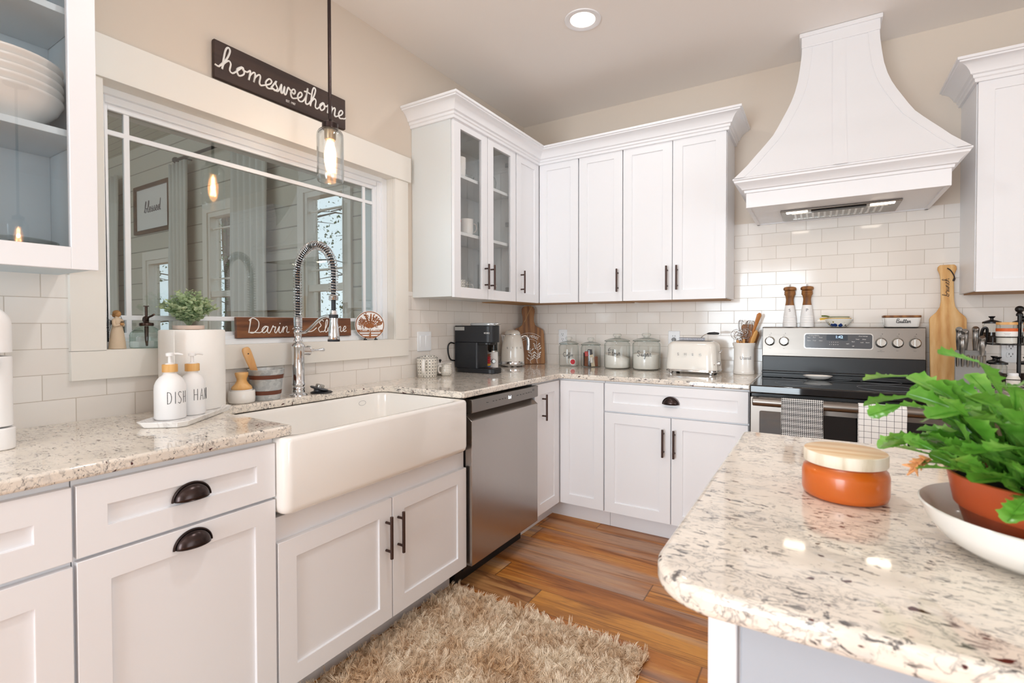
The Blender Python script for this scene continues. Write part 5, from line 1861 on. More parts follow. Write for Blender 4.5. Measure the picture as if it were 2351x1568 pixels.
M().tube(catmull([BL @ Vector(p) for p in [(0, -.011, .385), (-.012, -.013, .36), (-.03, -.014, .325), (-.034, -.013, .315)]], 5), .0018, 6).tube(catmull([BL @ Vector(p) for p in [(0, -.011, .385), (.012, -.0125, .41), (.026, -.0125, .428), (.036, -.004, .439)]], 5), .0016, 6).build('hanging_cord', mat('jute_cord', '#c7a777', .9), t)

# ================================================================ glass canisters
def jar(loc, R, H, label, fill, word=None, xh=.016):
    t = thing('glass_canister', label, 'canister', loc, 0, 'glass canisters along the range wall')
    M().lathe([(0, .0), (R * .9, .0), (R * .98, .004), (R, .014), (R, H - .022), (R * .96, H - .012), (R * .86, H - .004), (R * .86, H)], 48).build('jar', GLASS, t, sharp=60)
    lid = M().lathe([(R * .97, H + .001), (R * .98, H + .005), (R * .9, H + .009), (R * .6, H + .017), (R * .3, H + .022), (R * .2, H + .024), (R * .2, H + .029), (R * .32, H + .034), (R * .33, H + .046), (R * .26, H + .051), (0, H + .052)], 40).build('lid', GLASS, t, sharp=60)
    M().lathe([(R * .80, H - .001), (R * .985, H - .001), (R * .985, H + .002), (R * .80, H + .002)], 48).build('lid_rim', glass('jar_rim_glass', '#9fb0ab', '#54635f', 1.2), t, sharp=60)
    if fill:
        h0, tilt = fill
        n = 48
        mb = M()
        rings = []
        for k, (r, z) in enumerate(((R * .86, .005), (R * .955, .012))):
            rings.append([(r * cos(2 * pi * i / n), r * sin(2 * pi * i / n), z) for i in range(n)])
        rings.append([(R * .955 * cos(2 * pi * i / n), R * .955 * sin(2 * pi * i / n), h0 - tilt * cos(2 * pi * i / n) + .004 * sin(6 * pi * i / n)) for i in range(n)])
        rings.append([(R * .5 * cos(2 * pi * i / n), R * .5 * sin(2 * pi * i / n), h0 - tilt * .3 * cos(2 * pi * i / n) + .008) for i in range(n)])
        vs = [p for q in rings for p in q]
        fs = [(j * n + i, j * n + (i + 1) % n, (j + 1) * n + (i + 1) % n, (j + 1) * n + i) for j in range(3) for i in range(n)] + [list(range(n))[::-1], [3 * n + i for i in range(n)]]
        c = mb.add(vs, fs).build('contents', FLOUR, t, sharp=70)
        c['kind'] = 'stuff'
    return t
CAPS = {'C': [[(.75, .8), (.5, 1), (.1, .55), (.4, 0), (.75, .2)]], 'F': [[(.1, 0), (.2, .5), (.2, .95), (.8, 1.02)], [(.05, .5), (.6, .55)], [(.25, .95), (.0, .85), (.15, 1.2), (.5, 1.35)]], 'S': [[(.65, .85), (.4, 1), (.12, .78), (.4, .5), (.65, .25), (.35, 0), (.05, .15)]]}
def jarword(t, word, R, a0, z0, cap_h, xh):
    f = wrap(0, 0, R, a0, z0, .0008)
    mb = M()
    x = 0
    tot = cap_h * .85 + sum(SCRIPT[c][0] for c in word[1:]) * xh
    for st in CAPS[word[0]]:
        mb.tube(catmull([f(-tot / 2 + a * cap_h, b * cap_h, 0) for a, b in st], 5), .0014, 6)
    st, w = script(word[1:], xh, True, .05)
    for s in st:
        mb.tube([f(-tot / 2 + cap_h * .85 + p.x, p.y, 0) for p in s], .00125, 5)
    mb.build('lettering', INK, t)
t = jar((.446, -.118, CZ), .072, .158, 'small glass canister lettered Coffee, leftmost of the four glass canisters', None)
jarword(t, 'Coffee', .072, radians(-70), .072, .030, .0135)
f = wrap(0, 0, .0722, radians(-42), .034, .0006)
M().add([f(.022 * cos(2 * pi * i / 28), .022 * sin(2 * pi * i / 28), 0) for i in range(28)] + [f(0, 0, .0006)], [(i, (i + 1) % 28, 28) for i in range(28)]).build('sticker', WHITEP, t, sharp=80)
M().add([f(.018 * cos(2 * pi * i / 28), .018 * sin(2 * pi * i / 28), .0006) for i in range(28)] + [f(0, 0, .001)], [(i, (i + 1) % 28, 28) for i in range(28)]).build('sticker_print', mat('red_sticker', '#c3343f', .5), t, sharp=80)
M().lathe([(0, 0), (.02, 0), (.024, .034), (.022, .036), (0, .034)], 24, (.038, -.005, .005)).build('scoop_cup', CERAM, t, sharp=50)
t = jar((.612, -.108, CZ), .070, .154, 'small glass canister holding dark foil packets, second from the left', None)
rnd = random.Random(12)
for i, (c, x, y, z, w, h, rz) in enumerate((('#3a2a26', -.038, -.012, .004, .03, .095, -25), ('#2b2c33', .0, -.03, .004, .03, .12, 6), ('#7d4a2f', -.02, -.035, .004, .028, .07, -10), ('#b5403a', -.012, -.042, .075, .026, .035, 5), ('#c9b79a', .028, -.022, .004, .028, .085, 25), ('#8d5a44', .04, .0, .004, .028, .07, 50), ('#d6d0c9', .022, -.038, .03, .02, .04, 20), ('#25262b', -.005, .02, .004, .032, .11, 170), ('#6f4a38', -.032, .026, .004, .028, .09, 130))):
    mb = M(); mb.T = Tr((x, y, z)) @ Rz(radians(rz)) @ Ry(radians(rnd.uniform(-9, 9)))
    mb.prism([(-w / 2, 0), (w / 2, 0), (w / 2 * .9, h * .5), (w / 2, h), (-w / 2, h), (-w / 2 * .9, h * .5)], -.005, .005, 'y')
    mb.build('packet', mat('packet_foil', c, .4), t, bevel=.003)
t = jar((.812, -.122, CZ), .087, .184, 'large glass canister lettered Flour, filled with flour', (.082, .02))
jarword(t, 'Flour', .087, radians(-85), .092, .036, .018)
t = jar((1.011, -.113, CZ), .090, .188, 'large glass canister lettered Sugar, rightmost beside the toaster', (.104, .001))
jarword(t, 'Sugar', .090, radians(-84), .092, .034, .018)

# ================================================================ toaster with a sandwich cage in its slot
t = thing('toaster', 'cream retro two slice toaster left of the utensil crock', 'toaster', (1.330, -.195, CZ), radians(-4))
def soft(x, y, z0, z1, r, bulge=1.0):
    mb = M()
    rings = []
    zz = [(0, z0), (0, z0 + .02)]
    for i in range(1, 9):
        a = pi / 2 * i / 8
        zz.append((.035 * (1 - cos(a)), z1 - .035 + .035 * sin(a)))
    for k, z in zz:
        u = (z - z0) / (z1 - z0)
        s = 1 - .07 * u * u
        rings.append([(px * s, py * s, z) for px, py in rrect(x - 2 * k, y - 2 * k, max(r - k * .5, .01), 8)])
    m = len(rings[0])
    vs = [p for q in rings for p in q]
    fs = [(j * m + i, j * m + (i + 1) % m, (j + 1) * m + (i + 1) % m, (j + 1) * m + i) for j in range(len(rings) - 1) for i in range(m)] + [list(range(m))[::-1], [(len(rings) - 1) * m + i for i in range(m)]]
    return mb.add(vs, fs)
soft(.302, .186, .026, .196, .05).build('body', ENAMEL, t, sharp=60)
M().prism(rrect(.304, .188, .051, 8), .012, .027).build('chrome_band', CHROME, t, bevel=.003)
for sx in (-1, 1):
    for sy in (-1, 1):
        M().tube([(sx * .115, sy * .065, .014), (sx * .119, sy * .068, 0)], [.014, .010], 12).build('foot', CHROME, t)
for y in (-.03, .03):
    M().box(-.105, .105, y - .015, y + .015, .192, .1972).build('slot', BLACK, t)
mb = M()
for i, ch in enumerate('SMEG'):
    mb.text(ch, .021, Tr((-.066 + i * .043, -.0935, .118)) @ Rx(radians(-3)), depth=.003)
mb.build('lettering', NICKEL, t)
M().tube([(.146, -.0, .135), (.158, 0, .135)], .003, 8).tube([(.158 + .006 * cos(a), .012 * sin(a), .135 + .010 * sin(a + 1)) for a in [2 * pi * i / 16 for i in range(16)]], .0028, 6, True).build('lever', CHROME, t)
mb = M(); mb.T = Tr((.146, -.03, .065)) @ Ry(pi / 2)
mb.lathe([(0, 0), (.017, 0), (.017, .004), (.013, .006), (.013, .018), (0, .019)], 24).build('knob', CHROME, t, sharp=50)
mb = M(); mb.T = Tr((.138, -.068, .062)) @ Rz(radians(45)) @ Ry(pi / 2)
mb.lathe([(0, -.006), (.006, -.006), (.006, .0015), (0, .003)], 14).build('button', CHROME, t, sharp=50)
t = thing('sandwich_cage', 'wire sandwich cage with a black handle sticking out of the toaster slot', 'sandwich cage', (1.330, -.1965, CZ + .1985), radians(-4))
mb = M()
for y in (-.042, -.018):
    mb.tube([(-.075, y, .004), (.072, y, .004), (.072, y, .017), (-.075, y, .017)], .0015, 6, True)
for i in range(14):
    x = -.07 + i * .0108
    mb.tube([(x, -.042, .003), (x, -.042, .017), (x, -.018, .017), (x, -.018, .003)], .001, 5)
mb.build('cage', mat('blue_steel_wire', '#8f9db8', .25, .9), t)
M().tube([(.05, -.03, .017), (.072, -.03, .036), (.092, -.03, .044)], .0022, 6).build('shank', CHROME, t)
M().tube([(.088, -.03, .043), (.1, -.03, .045), (.13, -.03, .046), (.152, -.03, .045), (.157, -.03, .045)], [.004, .007, .0085, .0065, .003], 12).build('handle', BLACK, t)

# ================================================================ utensil crock
t = thing('utensil_crock', 'white ceramic crock lettered Utensil left of the range', 'crock', (1.604, -.112, CZ))
M().lathe([(0, 0), (.055, 0), (.0585, .003), (.0585, .022), (.0565, .025), (.0565, .028), (.0555, .03), (.0555, .15), (.0575, .158), (.0575, .162), (.0615, .172), (.0635, .186), (.0615, .188), (.058, .186), (.0525, .16), (.0515, .012), (0, .008)], 48).build('crock', CERAM, t, sharp=50)
f = wrap(0, 0, .0556, radians(-72), .098, .0004)
M().text('Utensil', .028, Matrix(), bend=f, sx=.82).build('lettering', GREYINK, t)
CP = Vector((1.604, -.112, CZ))
def utensil(name, label, base, top, builder, cat='utensil', group=None):
    """built along +Z from its foot, then aimed from base to top inside the crock"""
    b, q = CP + Vector(base), CP + Vector(top)
    d = (q - b)
    t = thing(name, label, cat, b, 0, group)
    t.rotation_mode = 'QUATERNION'
    t.rotation_quaternion = Vector((0, 0, 1)).rotation_difference(d.normalized())
    builder(t, d.length)
    return t
def whisk(hl, wl, R, loops):
    def f(t, L):
        M().tube([(0, 0, 0), (0, 0, L - wl - .01), (0, 0, L - wl)], [.0062, .0078, .0066], 12).build('handle', BEECH, t)
        mb = M()
        for i in range(loops):
            a = pi * i / loops
            pts = [Vector((r * cos(a), r * sin(a), L - wl + z)) for r, z in ((0.002, -.008), (.006, .004), (R * .8, wl * .45), (R, wl * .7), (R * .72, wl * .93), (0, wl), (-R * .72, wl * .93), (-R, wl * .7), (-R * .8, wl * .45), (-.006, .004), (-.002, -.008))]
            mb.tube(catmull(pts, 5), .0012, 5)
        mb.tube([(0, 0, L - wl - .012), (0, 0, L - wl + .002)], .0058, 10)
        mb.build('wire_loops', CHROME, t)
    return f
def ball_whisk(t, L):
    M().tube([(0, 0, 0), (0, 0, L - .075), (0, 0, L - .066)], [.0072, .0082, .0066], 12).build('handle', BEECH, t)
    mb = M().tube([(0, 0, L - .068), (0, 0, L - .056)], .005, 10)
    c = Vector((0, 0, L - .028))
    for r, k in ((.033, 0), (.021, .9), (.014, 1.9)):
        off = Vector((.006 * cos(k * 3), .0, .004 * k - .004))
        mb.tube([c + off + Vector((r * cos(a), r * .35 * sin(a + k), r * sin(a) * .85)) for a in [2 * pi * i / 28 for i in range(28)]], .0014, 5, True)
    mb.build('wire_rings', CHROME, t)
utensil('dough_whisk', 'small ring whisk with a wooden handle, at the left front of the crock', (.012, -.008, .014), (-.047, -.044, .268), ball_whisk, group='ring whisks in the crock')
utensil('dough_whisk', 'small ring whisk with a wooden handle, leaning left beside another one in the crock', (.022, .004, .014), (-.030, -.026, .262), ball_whisk, group='ring whisks in the crock')
utensil('dough_whisk', 'small ring whisk with a wooden handle, in front of the dark spatula', (-.012, -.010, .014), (.010, -.044, .276), ball_whisk, group='ring whisks in the crock')
utensil('balloon_whisk', 'narrow wire whisk standing at the back left of the crock', (.014, .026, .014), (-.020, .014, .325), whisk(.1, .13, .017, 4), 'whisk')
utensil('balloon_whisk', 'rounder wire whisk standing behind the dark wooden spatula', (.008, .032, .014), (.036, .016, .322), whisk(.1, .12, .029, 5), 'whisk')
def spat(m, w):
    def f(t, L):
        M().prism(catmull2([(-.007, 0), (.007, 0), (.008, L - .11), (w / 2, L - .085), (w / 2 + .001, L - .004), (w / 2 - .006, L), (-w / 2 + .008, L - .004), (-w / 2, L - .014), (-w / 2, L - .085), (-.008, L - .11)]), -.004, .004, 'y').build('blade', m, t, bevel=.002)
    return f
def catmull2(p): return p
utensil('wooden_spatula', 'dark brown wide wooden spatula in the middle of the crock', (.002, .012, .014), (.018, .0, .300), spat(ACACIA, .062), 'spatula')
def spoon(m, bowl=True):
    def f(t, L):
        if bowl:      # stored bowl down: the rounded handle end is on top
            M().tube([(0, 0, 0), (0, 0, .1), (0, 0, L - .10), (0, 0, L - .04), (0, 0, L - .012), (0, 0, L)], [.014, .010, .0085, .0135, .0155, .006], 16, flat=.6).build('handle', m, t)
        else:
            M().tube([(0, 0, 0), (0, 0, L - .12), (.002, 0, L - .06), (.004, 0, L - .015), (.004, 0, L)], [.006, .0075, .016, .014, .004], 16, flat=.35).build('paddle', m, t)
    return f
utensil('wooden_spoon', 'tall olive wood spoon, highest thing in the crock, leaning right', (-.022, .004, .014), (.087, -.012, .365), spoon(OLIVE), 'spoon')
utensil('wooden_spoon', 'golden wooden spoon curving up at the right rim of the crock', (-.006, -.022, .014), (.068, -.026, .265), spoon(BAMBOO, False), 'spoon')
utensil('wooden_spoon', 'brown wooden spoon tucked against the right rim of the crock', (.0, .022, .014), (.073, .018, .255), spoon(ACACIA, False), 'spoon')

# ================================================================ along the top of the range
RT = 1.1975
def mill(loc, label, letter):
    t = thing('spice_mill', label, 'spice mill', loc, 0, 'mills on the range')
    R = .036
    M().lathe([(0, 0), (R, 0), (R, .020), (R * .94, .022), (R * .98, .025), (R * .97, .034), (R * .93, .036), (R * .96, .039), (R * .95, .048), (R * .91, .05), (R * .94, .053), (R * .93, .062), (R * .88, .064), (R * .9, .067), (R * .66, .124), (R * .64, .126), (0, .126)], 40).build('base', MATTEW, t, sharp=40)
    M().lathe([(0, .126), (.0235, .126), (.0205, .145), (.0195, .16), (.0225, .178), (.0285, .19), (.029, .196), (.0265, .198), (.0285, .201), (.0285, .206), (.026, .209), (0, .209)], 36).build('neck', ACACIA, t, sharp=50)
    cap = M().lathe([(0, .209), (.024, .2095), (.0325, .215), (.034, .223), (.031, .231), (.02, .2345), (0, .235)], 36).build('cap', ACACIA, t, sharp=60)
    M().lathe([(0, .234), (.0035, .234), (.003, .238), (.005, .242), (.0035, .246), (0, .247)], 14).build('finial', NICKEL, cap, sharp=60)
    f = wrap(0, 0, .0285, radians(-88), .096, .0006)
    M().text(letter, .024, Matrix(), bend=f).build('lettering', GREYINK, t)
mill((1.841, -.0405, RT), 'wood topped white salt mill lettered S, left of the pair on the range', 'S')
mill((1.929, -.0405, RT), 'wood topped white pepper mill lettered P, right of the pair on the range', 'P')
t = thing('measuring_cup_set', 'nested floral pottery measuring cups with yellow and green rims on the range', 'measuring cups', (2.083, -.058, RT), 0)
def cup(z, R, H, m, m2, nm):
    o = M().lathe([(0, z), (R * .5, z), (R * .72, z + H * .3), (R * .93, z + H * .75), (R, z + H), (R * .95, z + H), (R * .88, z + H * .75), (R * .6, z + H * .25), (0, z + .006)], 40, sy=.72).build(nm, m, t, sharp=60)
    M().tube([(R * cos(a) * .975, R * .72 * sin(a) * .975, z + H) for a in [2 * pi * i / 40 for i in range(40)]], .0022, 6, True).build('rim', m2, o)
    return o
cup(0, .068, .042, FLORAL, CERAM, 'cup')
M().tube(catmull([(-.06, 0, .037), (-.08, -.002, .039), (-.097, -.003, .036), (-.100, -.003, .032)], 5), [.011] * 8 + [.009] * 8, 10, flat=.4).build('handle', CERAM, t)
cup(.022, .060, .026, CERAM, YGLAZE, 'cup')
M().tube(catmull([(-.05, 0, .046), (-.075, -.002, .046), (-.09, -.003, .043)], 5), [.009] * 11, 10, flat=.4).build('handle', YGLAZE, t)
cup(.034, .052, .022, CERAM, GGLAZE, 'cup')
M().tube(catmull([(-.044, 0, .056), (-.06, -.002, .061), (-.082, -.003, .0615)], 5), [.0055] * 11, 10, flat=.5).build('handle', GGLAZE, t)
t = thing('butter_dish', 'white butter dish lettered Butter with a wooden lid on the range', 'butter dish', (2.362, -.055, RT))
def tub(w0, d0, w1, d1, h, r):
    rings = [[(x, y, 0) for x, y in rrect(w0 - .008, d0 - .008, r, 6)], [(x, y, .004) for x, y in rrect(w0, d0, r, 6)], [(x, y, h) for x, y in rrect(w1, d1, r + .004, 6)], [(x, y, h) for x, y in rrect(w1 - .01, d1 - .01, r, 6)], [(x, y, .01) for x, y in rrect(w0 - .012, d0 - .012, r, 6)]]
    m = len(rings[0])
    vs = [p for q in rings for p in q]
    fs = [(j * m + i, j * m + (i + 1) % m, (j + 1) * m + (i + 1) % m, (j + 1) * m + i) for j in range(4) for i in range(m)] + [list(range(m))[::-1], [4 * m + i for i in range(m)]]
    return M().add(vs, fs)
tub(.146, .084, .158, .096, .049, .016).build('dish', CERAM, t, sharp=50)
M().prism(rrect(.162, .098, .02, 6), .050, .0615).build('lid', ACACIA, t, bevel=.003)
mb = M(); write(mb, 'Butter', .0105, Tr((.004, -.0478, .022)), r=.0011, stretch=1.2)
mb.build('lettering', INK, t)
t = thing('spoon_rest', 'white oval spoon rest on the black glass cooktop', 'spoon rest', (1.985, -.275, .9188), radians(8))
M().lathe([(0, 0), (.03, 0), (.05, .006), (.066, .017), (.0695, .021), (.067, .022), (.05, .012), (.03, .005), (0, .004)], 44, sy=.62).build('dish', CERAM, t, sharp=60)

# ================================================================ right of the range
t = thing('serving_board', 'long handled light wood board lettered brunch leaning on the tiles right of the range', 'cutting board', (2.552, -.088, CZ))
BR = Rx(radians(-6.5))
out = [(-.073, 0), (.073, 0), (.0735, .325), (.068, .338), (.045, .362), (.030, .39), (.026, .42), (.026, .53), (.030, .56), (.038, .583), (.037, .598), (.028, .607), (-.028, .607), (-.037, .598), (-.038, .583), (-.030, .56), (-.026, .53), (-.026, .42), (-.030, .39), (-.045, .362), (-.068, .338), (-.0735, .325)]
mb = M(); mb.T = BR
mb.prism(out, -.008, .008, 'y').build('board', PINE, t, bevel=.0035, bseg=3)
mb = M(); write(mb, 'brunch', .0125, BR @ Tr((.006, -.0086, .488)) @ Ry(-pi / 2), r=.0011, stretch=1.4)
mb.build('lettering', INK, t)
M().tube(catmull([BR @ Vector(p) for p in [(0, -.0095, .588), (.012, -.014, .575), (.024, -.016, .548), (.027, -.012, .53)]], 5), .0028, 6).tube([BR @ Vector((.027, -.012, .534)), BR @ Vector((.023, -.012, .52))], .0045, 6).build('leather_cord', DARKCORD, t)

KX, KY = 2.608, -.215
t = thing('knife_block', 'grey knife block with steel handled knives in front of the brunch board', 'knife block', (KX, KY, CZ), radians(-10))
M().prism([(-.075, 0), (.06, 0), (.06, .13), (-.02, .175), (-.075, .075)][::-1], -.055, .055, 'x').build('block', mat('grey_stained_wood', '#8f8d8b', .6, vary=.15, vscale=30), t, bevel=.003)
SH = mat('satin_knife_handle', '#c4c3c1', .3, 1.0, vary=.15, vscale=20)
def kn(x, y, z, L, r, tilt, nm, label):
    """handles leave the sloping face of the block towards the viewer"""
    q = thing(nm, label, 'knife' if 'knife' in nm else 'scissors', (0, 0, 0), 0, 'knives in the block')
    q.matrix_world = Tr((KX, KY, CZ)) @ Rz(radians(-10)) @ Tr((x, y, z)) @ Rx(radians(tilt))
    return q
k = 0
names = ['tallest steel knife handle at the left of the block', 'second steel knife handle from the left in the block', 'short steel knife handle at the left front of the block', 'tall steel knife handle at the right of the block', 'steel knife handle at the right front of the block']
for (x, y, z, L, r) in ((-.040, .01, .168, .115, .0125), (-.018, .008, .168, .105, .0125), (-.030, -.028, .142, .105, .0115), (.018, .01, .168, .118, .0125), (.040, -.028, .142, .100, .0115)):
    q = kn(x, y, z, L, r, 14, 'knife', names[k]); k += 1
    M().tube(catmull([(0, 0, 0), (0, .002, L * .3), (0, -.002, L * .6), (0, .002, L * .85), (0, -.004, L)], 4), [r * .72, r * .75, r * .8, r * .85, r * .9, r * .95, r, r, r * .98, r * .95, r * .95, r, r * 1.05, r * 1.1, r * 1.12, r * 1.1, r * .9], 12).build('handle', SH, q)
q = kn(.042, .018, .172, .12, .01, 12, 'scissors', 'black scissors handle behind the right knives in the block')
M().tube(catmull([(0, 0, 0), (-.006, 0, .05), (.0, 0, .1), (.01, 0, .112), (.016, 0, .1), (.013, 0, .055), (.004, 0, .0)], 4), .0075, 10, flat=.7).build('handle', BLACK, q)
for i in range(6):
    q = kn(-.046 + i * .0185, -.062, .098, .06, .006, 22, 'steak_knife', 'small steel steak knife handle in the front row of the block')
    M().tube([(0, 0, 0), (0, .001, .02), (0, -.001, .045), (0, -.003, .06)], [.0042, .0055, .006, .0066], 10).build('handle', NICKEL, q)

SX, SY = 2.775, -.225
t = thing('spice_rack', 'black wire two tier spice rack at the right edge beyond the plant', 'spice rack', (SX, SY, CZ))
M().tube([(0, 0, .02), (0, 0, .345)], .0075, 14).build('pole', BLACK, t)
M().ball((0, 0, .366), (.0165, .0165, .0155), 18, 12).lathe([(0, .335), (.012, .335), (.013, .342), (.008, .352), (0, .352)], 18).build('finial', BLACK, t, sharp=70)
for z, w, d in ((.016, .215, .20), (.205, .215, .16)):
    mb = M()
    for zz in (z, z + .034):
        mb.tube([(-w / 2, -d / 2, zz), (w / 2, -d / 2, zz), (w / 2, d / 2, zz), (-w / 2, d / 2, zz)], .0022, 6, True)
    for x, y in ((-w / 2, -d / 2), (w / 2, -d / 2), (w / 2, d / 2), (-w / 2, d / 2)):
        mb.tube([(x, y, z), (x, y, z + .034)], .0022, 6)
    n = 9
    for i in range(n):
        x = -w / 2 + w * (i + .5) / n
        mb.tube([(x, -d / 2, z), (x, d / 2, z)], .0014, 5)
    mb.build('tier', BLACK, t)
for x in (-.1, .1):
    for y in (-.092, .092):
        M().ball((x, y, .007), .007, 10, 8).build('foot', BLACK, t)
def sjar(x, y, z, kind, label):
    q = thing('spice_jar', label, 'jar', (SX + x, SY + y, CZ + z), 0, {'o': 'orange labelled jars on the rack', 'b': 'black lidded jars on the rack', 'w': 'small shakers on the rack'}[kind])
    if kind == 'o':
        M().lathe([(0, 0), (.035, 0), (.036, .003), (.036, .082), (.034, .086), (0, .086)], 32).build('glass', GLASS, q, sharp=50)
        M().lathe([(0, .002), (.0345, .002), (.0345, .062), (0, .062)], 28).build('contents', SALT, q, sharp=50)
        M().lathe([(.0363, .034), (.0368, .034), (.0368, .056), (.0363, .056)], 32).build('paper_label', WHITEP, q, sharp=50)
        M().lathe([(.0363, .056), (.0369, .056), (.0369, .070), (.0363, .070)], 32).build('label_band', ORANGEL, q, sharp=50)
        M().lathe([(0, .086), (.0365, .086), (.0365, .096), (.035, .098), (0, .098)], 32).build('lid', SMOOTHB, q, sharp=50)
        f = wrap(0, 0, .0368, radians(-100), .045, .0003)
        mb = M()
        for w_, y_ in ((.011, .002), (.008, -.004)):
            mb.tube([f(-w_ + w_ * i / 4, y_, 0) for i in range(9)], .0006, 4)
        mb.build('printed_lines', GREYINK, q)
    elif kind == 'b':
        M().lathe([(0, 0), (.030, 0), (.031, .003), (.031, .082), (.027, .09), (.027, .094)], 30).build('glass', GLASS, q, sharp=50)
        M().lathe([(0, .002), (.029, .002), (.029, .05), (0, .05)], 24).build('contents', DARKSPICE, q, sharp=50)
        M().lathe([(0, .092), (.034, .092), (.034, .100), (.020, .106), (.007, .110), (.006, .116), (.013, .124), (.012, .1265), (0, .127)], 30).build('lid', BLACK, q, sharp=50)
    else:
        M().lathe([(0, 0), (.0225, 0), (.0235, .003), (.0235, .035), (.017, .046), (0, .046)], 28).build('body', SALT, q, sharp=50)
        M().lathe([(0, .046), (.0175, .046), (.0175, .056), (.015, .0585), (0, .0585)], 28).build('cap', VINYL, q, sharp=50)
    return q
sjar(-.052, -.040, .209, 'o', 'orange and white labelled jar on the top tier, left of the pole')
sjar(.040, -.040, .209, 'o', 'orange and white labelled jar on the top tier, right of the pole')
sjar(-.085, .040, .209, 'b', 'black lidded clear jar at the back left of the spice rack top tier')
sjar(.02, .040, .209, 'b', 'black lidded clear jar behind the pole on the spice rack top tier')
sjar(-.072, -.008, .020, 'b', 'black lidded jar at the left front of the spice rack bottom tier')
sjar(-.07, .062, .020, 'b', 'black lidded jar at the left back of the spice rack bottom tier')
sjar(.035, .035, .020, 'b', 'black lidded jar right of the pole on the spice rack bottom tier')
sjar(-.035, -.068, .020, 'w', 'small white shaker at the front of the spice rack bottom tier')
sjar(.045, -.075, .020, 'w', 'small white shaker right of the pole on the spice rack bottom tier')
plate('wall_outlet', 'white wall outlet on the tiles behind the spice rack pole', (2.80, -TT, 1.08), 0, .07, .114, 'outlet')

# ================================================================ in the glass fronted cabinets
CBZ = 1.3845
def put(name, label, cat, loc, prof, m, group=None, part='body', seg=32, extra=None):
    t = thing(name, label, cat, loc, 0, group)
    M().lathe(prof, seg).build(part, m, t, sharp=55)
    if extra:
        extra(t)
    return t
def mugp(R, H): return [(0, 0), (R * .82, 0), (R * .9, .004), (R, H * .3), (R, H), (R * .93, H), (R * .92, H * .3), (0, .006)]
def ear(R, H, a, m=CERAM):
    def f(t):
        c, s = cos(a), sin(a)
        M().tube(catmull([(R * .96 * c, R * .96 * s, H * .8), ((R + .024) * c, (R + .024) * s, H * .78), ((R + .028) * c, (R + .028) * s, H * .45), (R * .95 * c, R * .95 * s, H * .2)], 5), .0045, 8).build('handle', m, t)
    return f
def tall_mug(t):
    f = wrap(0, 0, .0325, radians(-65), .072, .0004)
    mb = M()
    write(mb, 'be', .010, None, r=.0008, bend=lambda x, y, z: f(x, y + .008, z))
    write(mb, 'true', .008, None, r=.0008, bend=lambda x, y, z: f(x, y - .016, z)) if False else None
    mb.build('lettering', GREYINK, t)
put('tall_mug', 'tall white lettered mug on the top shelf of the glass cabinet', 'mug', (.215, -1.075, 2.0505), [(0, 0), (.024, 0), (.028, .004), (.0325, .03), (.032, .05), (.034, .056), (.034, .118), (.032, .119), (.030, .115), (0, .1)], CERAM, extra=tall_mug)
put('glass_bowl', 'clear glass bowl behind the tall mug on the top shelf', 'bowl', (.15, -.955, 2.0505), [(0, 0), (.03, 0), (.055, .02), (.062, .05), (.06, .05), (.052, .022), (0, .005)], GLASS)
put('wine_glass', 'round stemless glass upside down on the top shelf at the right', 'glass', (.19, -.755, 2.0505), [(.036, 0), (.047, .03), (.05, .06), (.044, .085), (.03, .1), (0, .106)], GLASS)
put('patterned_cup', 'white cup with a lattice pattern at the left of the middle shelf', 'cup', (.22, -1.165, 1.7325), mugp(.033, .095), PETAL_S, part='cup')
def jl(t):
    M().lathe([(0, .072), (.024, .072), (.024, .082), (0, .083)], 24).build('lid', mat('coral_red_lid', '#c86a4e', .5), t, sharp=50)
put('glass_shaker', 'small clear jar with a coral red lid on the middle shelf', 'jar', (.20, -1.085, 1.7325), [(0, 0), (.021, 0), (.022, .004), (.022, .065), (.02, .072)], GLASS, part='jar', extra=jl)
put('stem_glass', 'thin clear glass standing behind the coral lidded jar', 'glass', (.12, -1.085, 1.7325), [(0, 0), (.028, 0), (.006, .006), (.005, .07), (.028, .1), (.034, .15), (.03, .2)], GLASS)
put('white_mug', 'plain white mug on the middle shelf beside the coral lidded jar', 'mug', (.20, -.995, 1.7325), mugp(.04, .1), CERAM, part='cup', extra=ear(.04, .1, radians(70)))
put('tumbler', 'tall clear ribbed tumbler on the middle shelf at the right', 'glass', (.21, -.79, 1.7325), [(0, 0), (.031, 0), (.033, .006), (.036, .13), (.038, .142), (.036, .146), (.033, .14), (.029, .01), (0, .008)], GLASS, 'tumblers on the middle shelf')
put('tumbler', 'clear tumbler behind the ribbed one on the middle shelf', 'glass', (.11, -.70, 1.7325), [(0, 0), (.031, 0), (.033, .006), (.036, .13), (.038, .142), (.036, .146), (.033, .14), (.029, .01), (0, .008)], GLASS, 'tumblers on the middle shelf')
put('patterned_mug', 'petal patterned mug with its handle forward at the bottom of the glass cabinet', 'mug', (.19, -1.075, CBZ), mugp(.05, .086), PETAL, 'petal pattern cups in the glass cabinet', 'cup', extra=ear(.05, .086, radians(-40)))
put('patterned_mug', 'petal patterned mug at the bottom of the glass cabinet, second from the left', 'mug', (.13, -.965, CBZ), mugp(.05, .086), PETAL, 'petal pattern cups in the glass cabinet', 'cup', extra=ear(.05, .086, radians(20)))
put('patterned_bowl', 'petal patterned bowl at the bottom right of the glass cabinet', 'bowl', (.20, -.775, CBZ), [(0, 0), (.03, 0), (.036, .006), (.052, .055), (.056, .082), (.053, .082), (.048, .054), (0, .01)], PETAL, 'petal pattern cups in the glass cabinet', 'bowl')
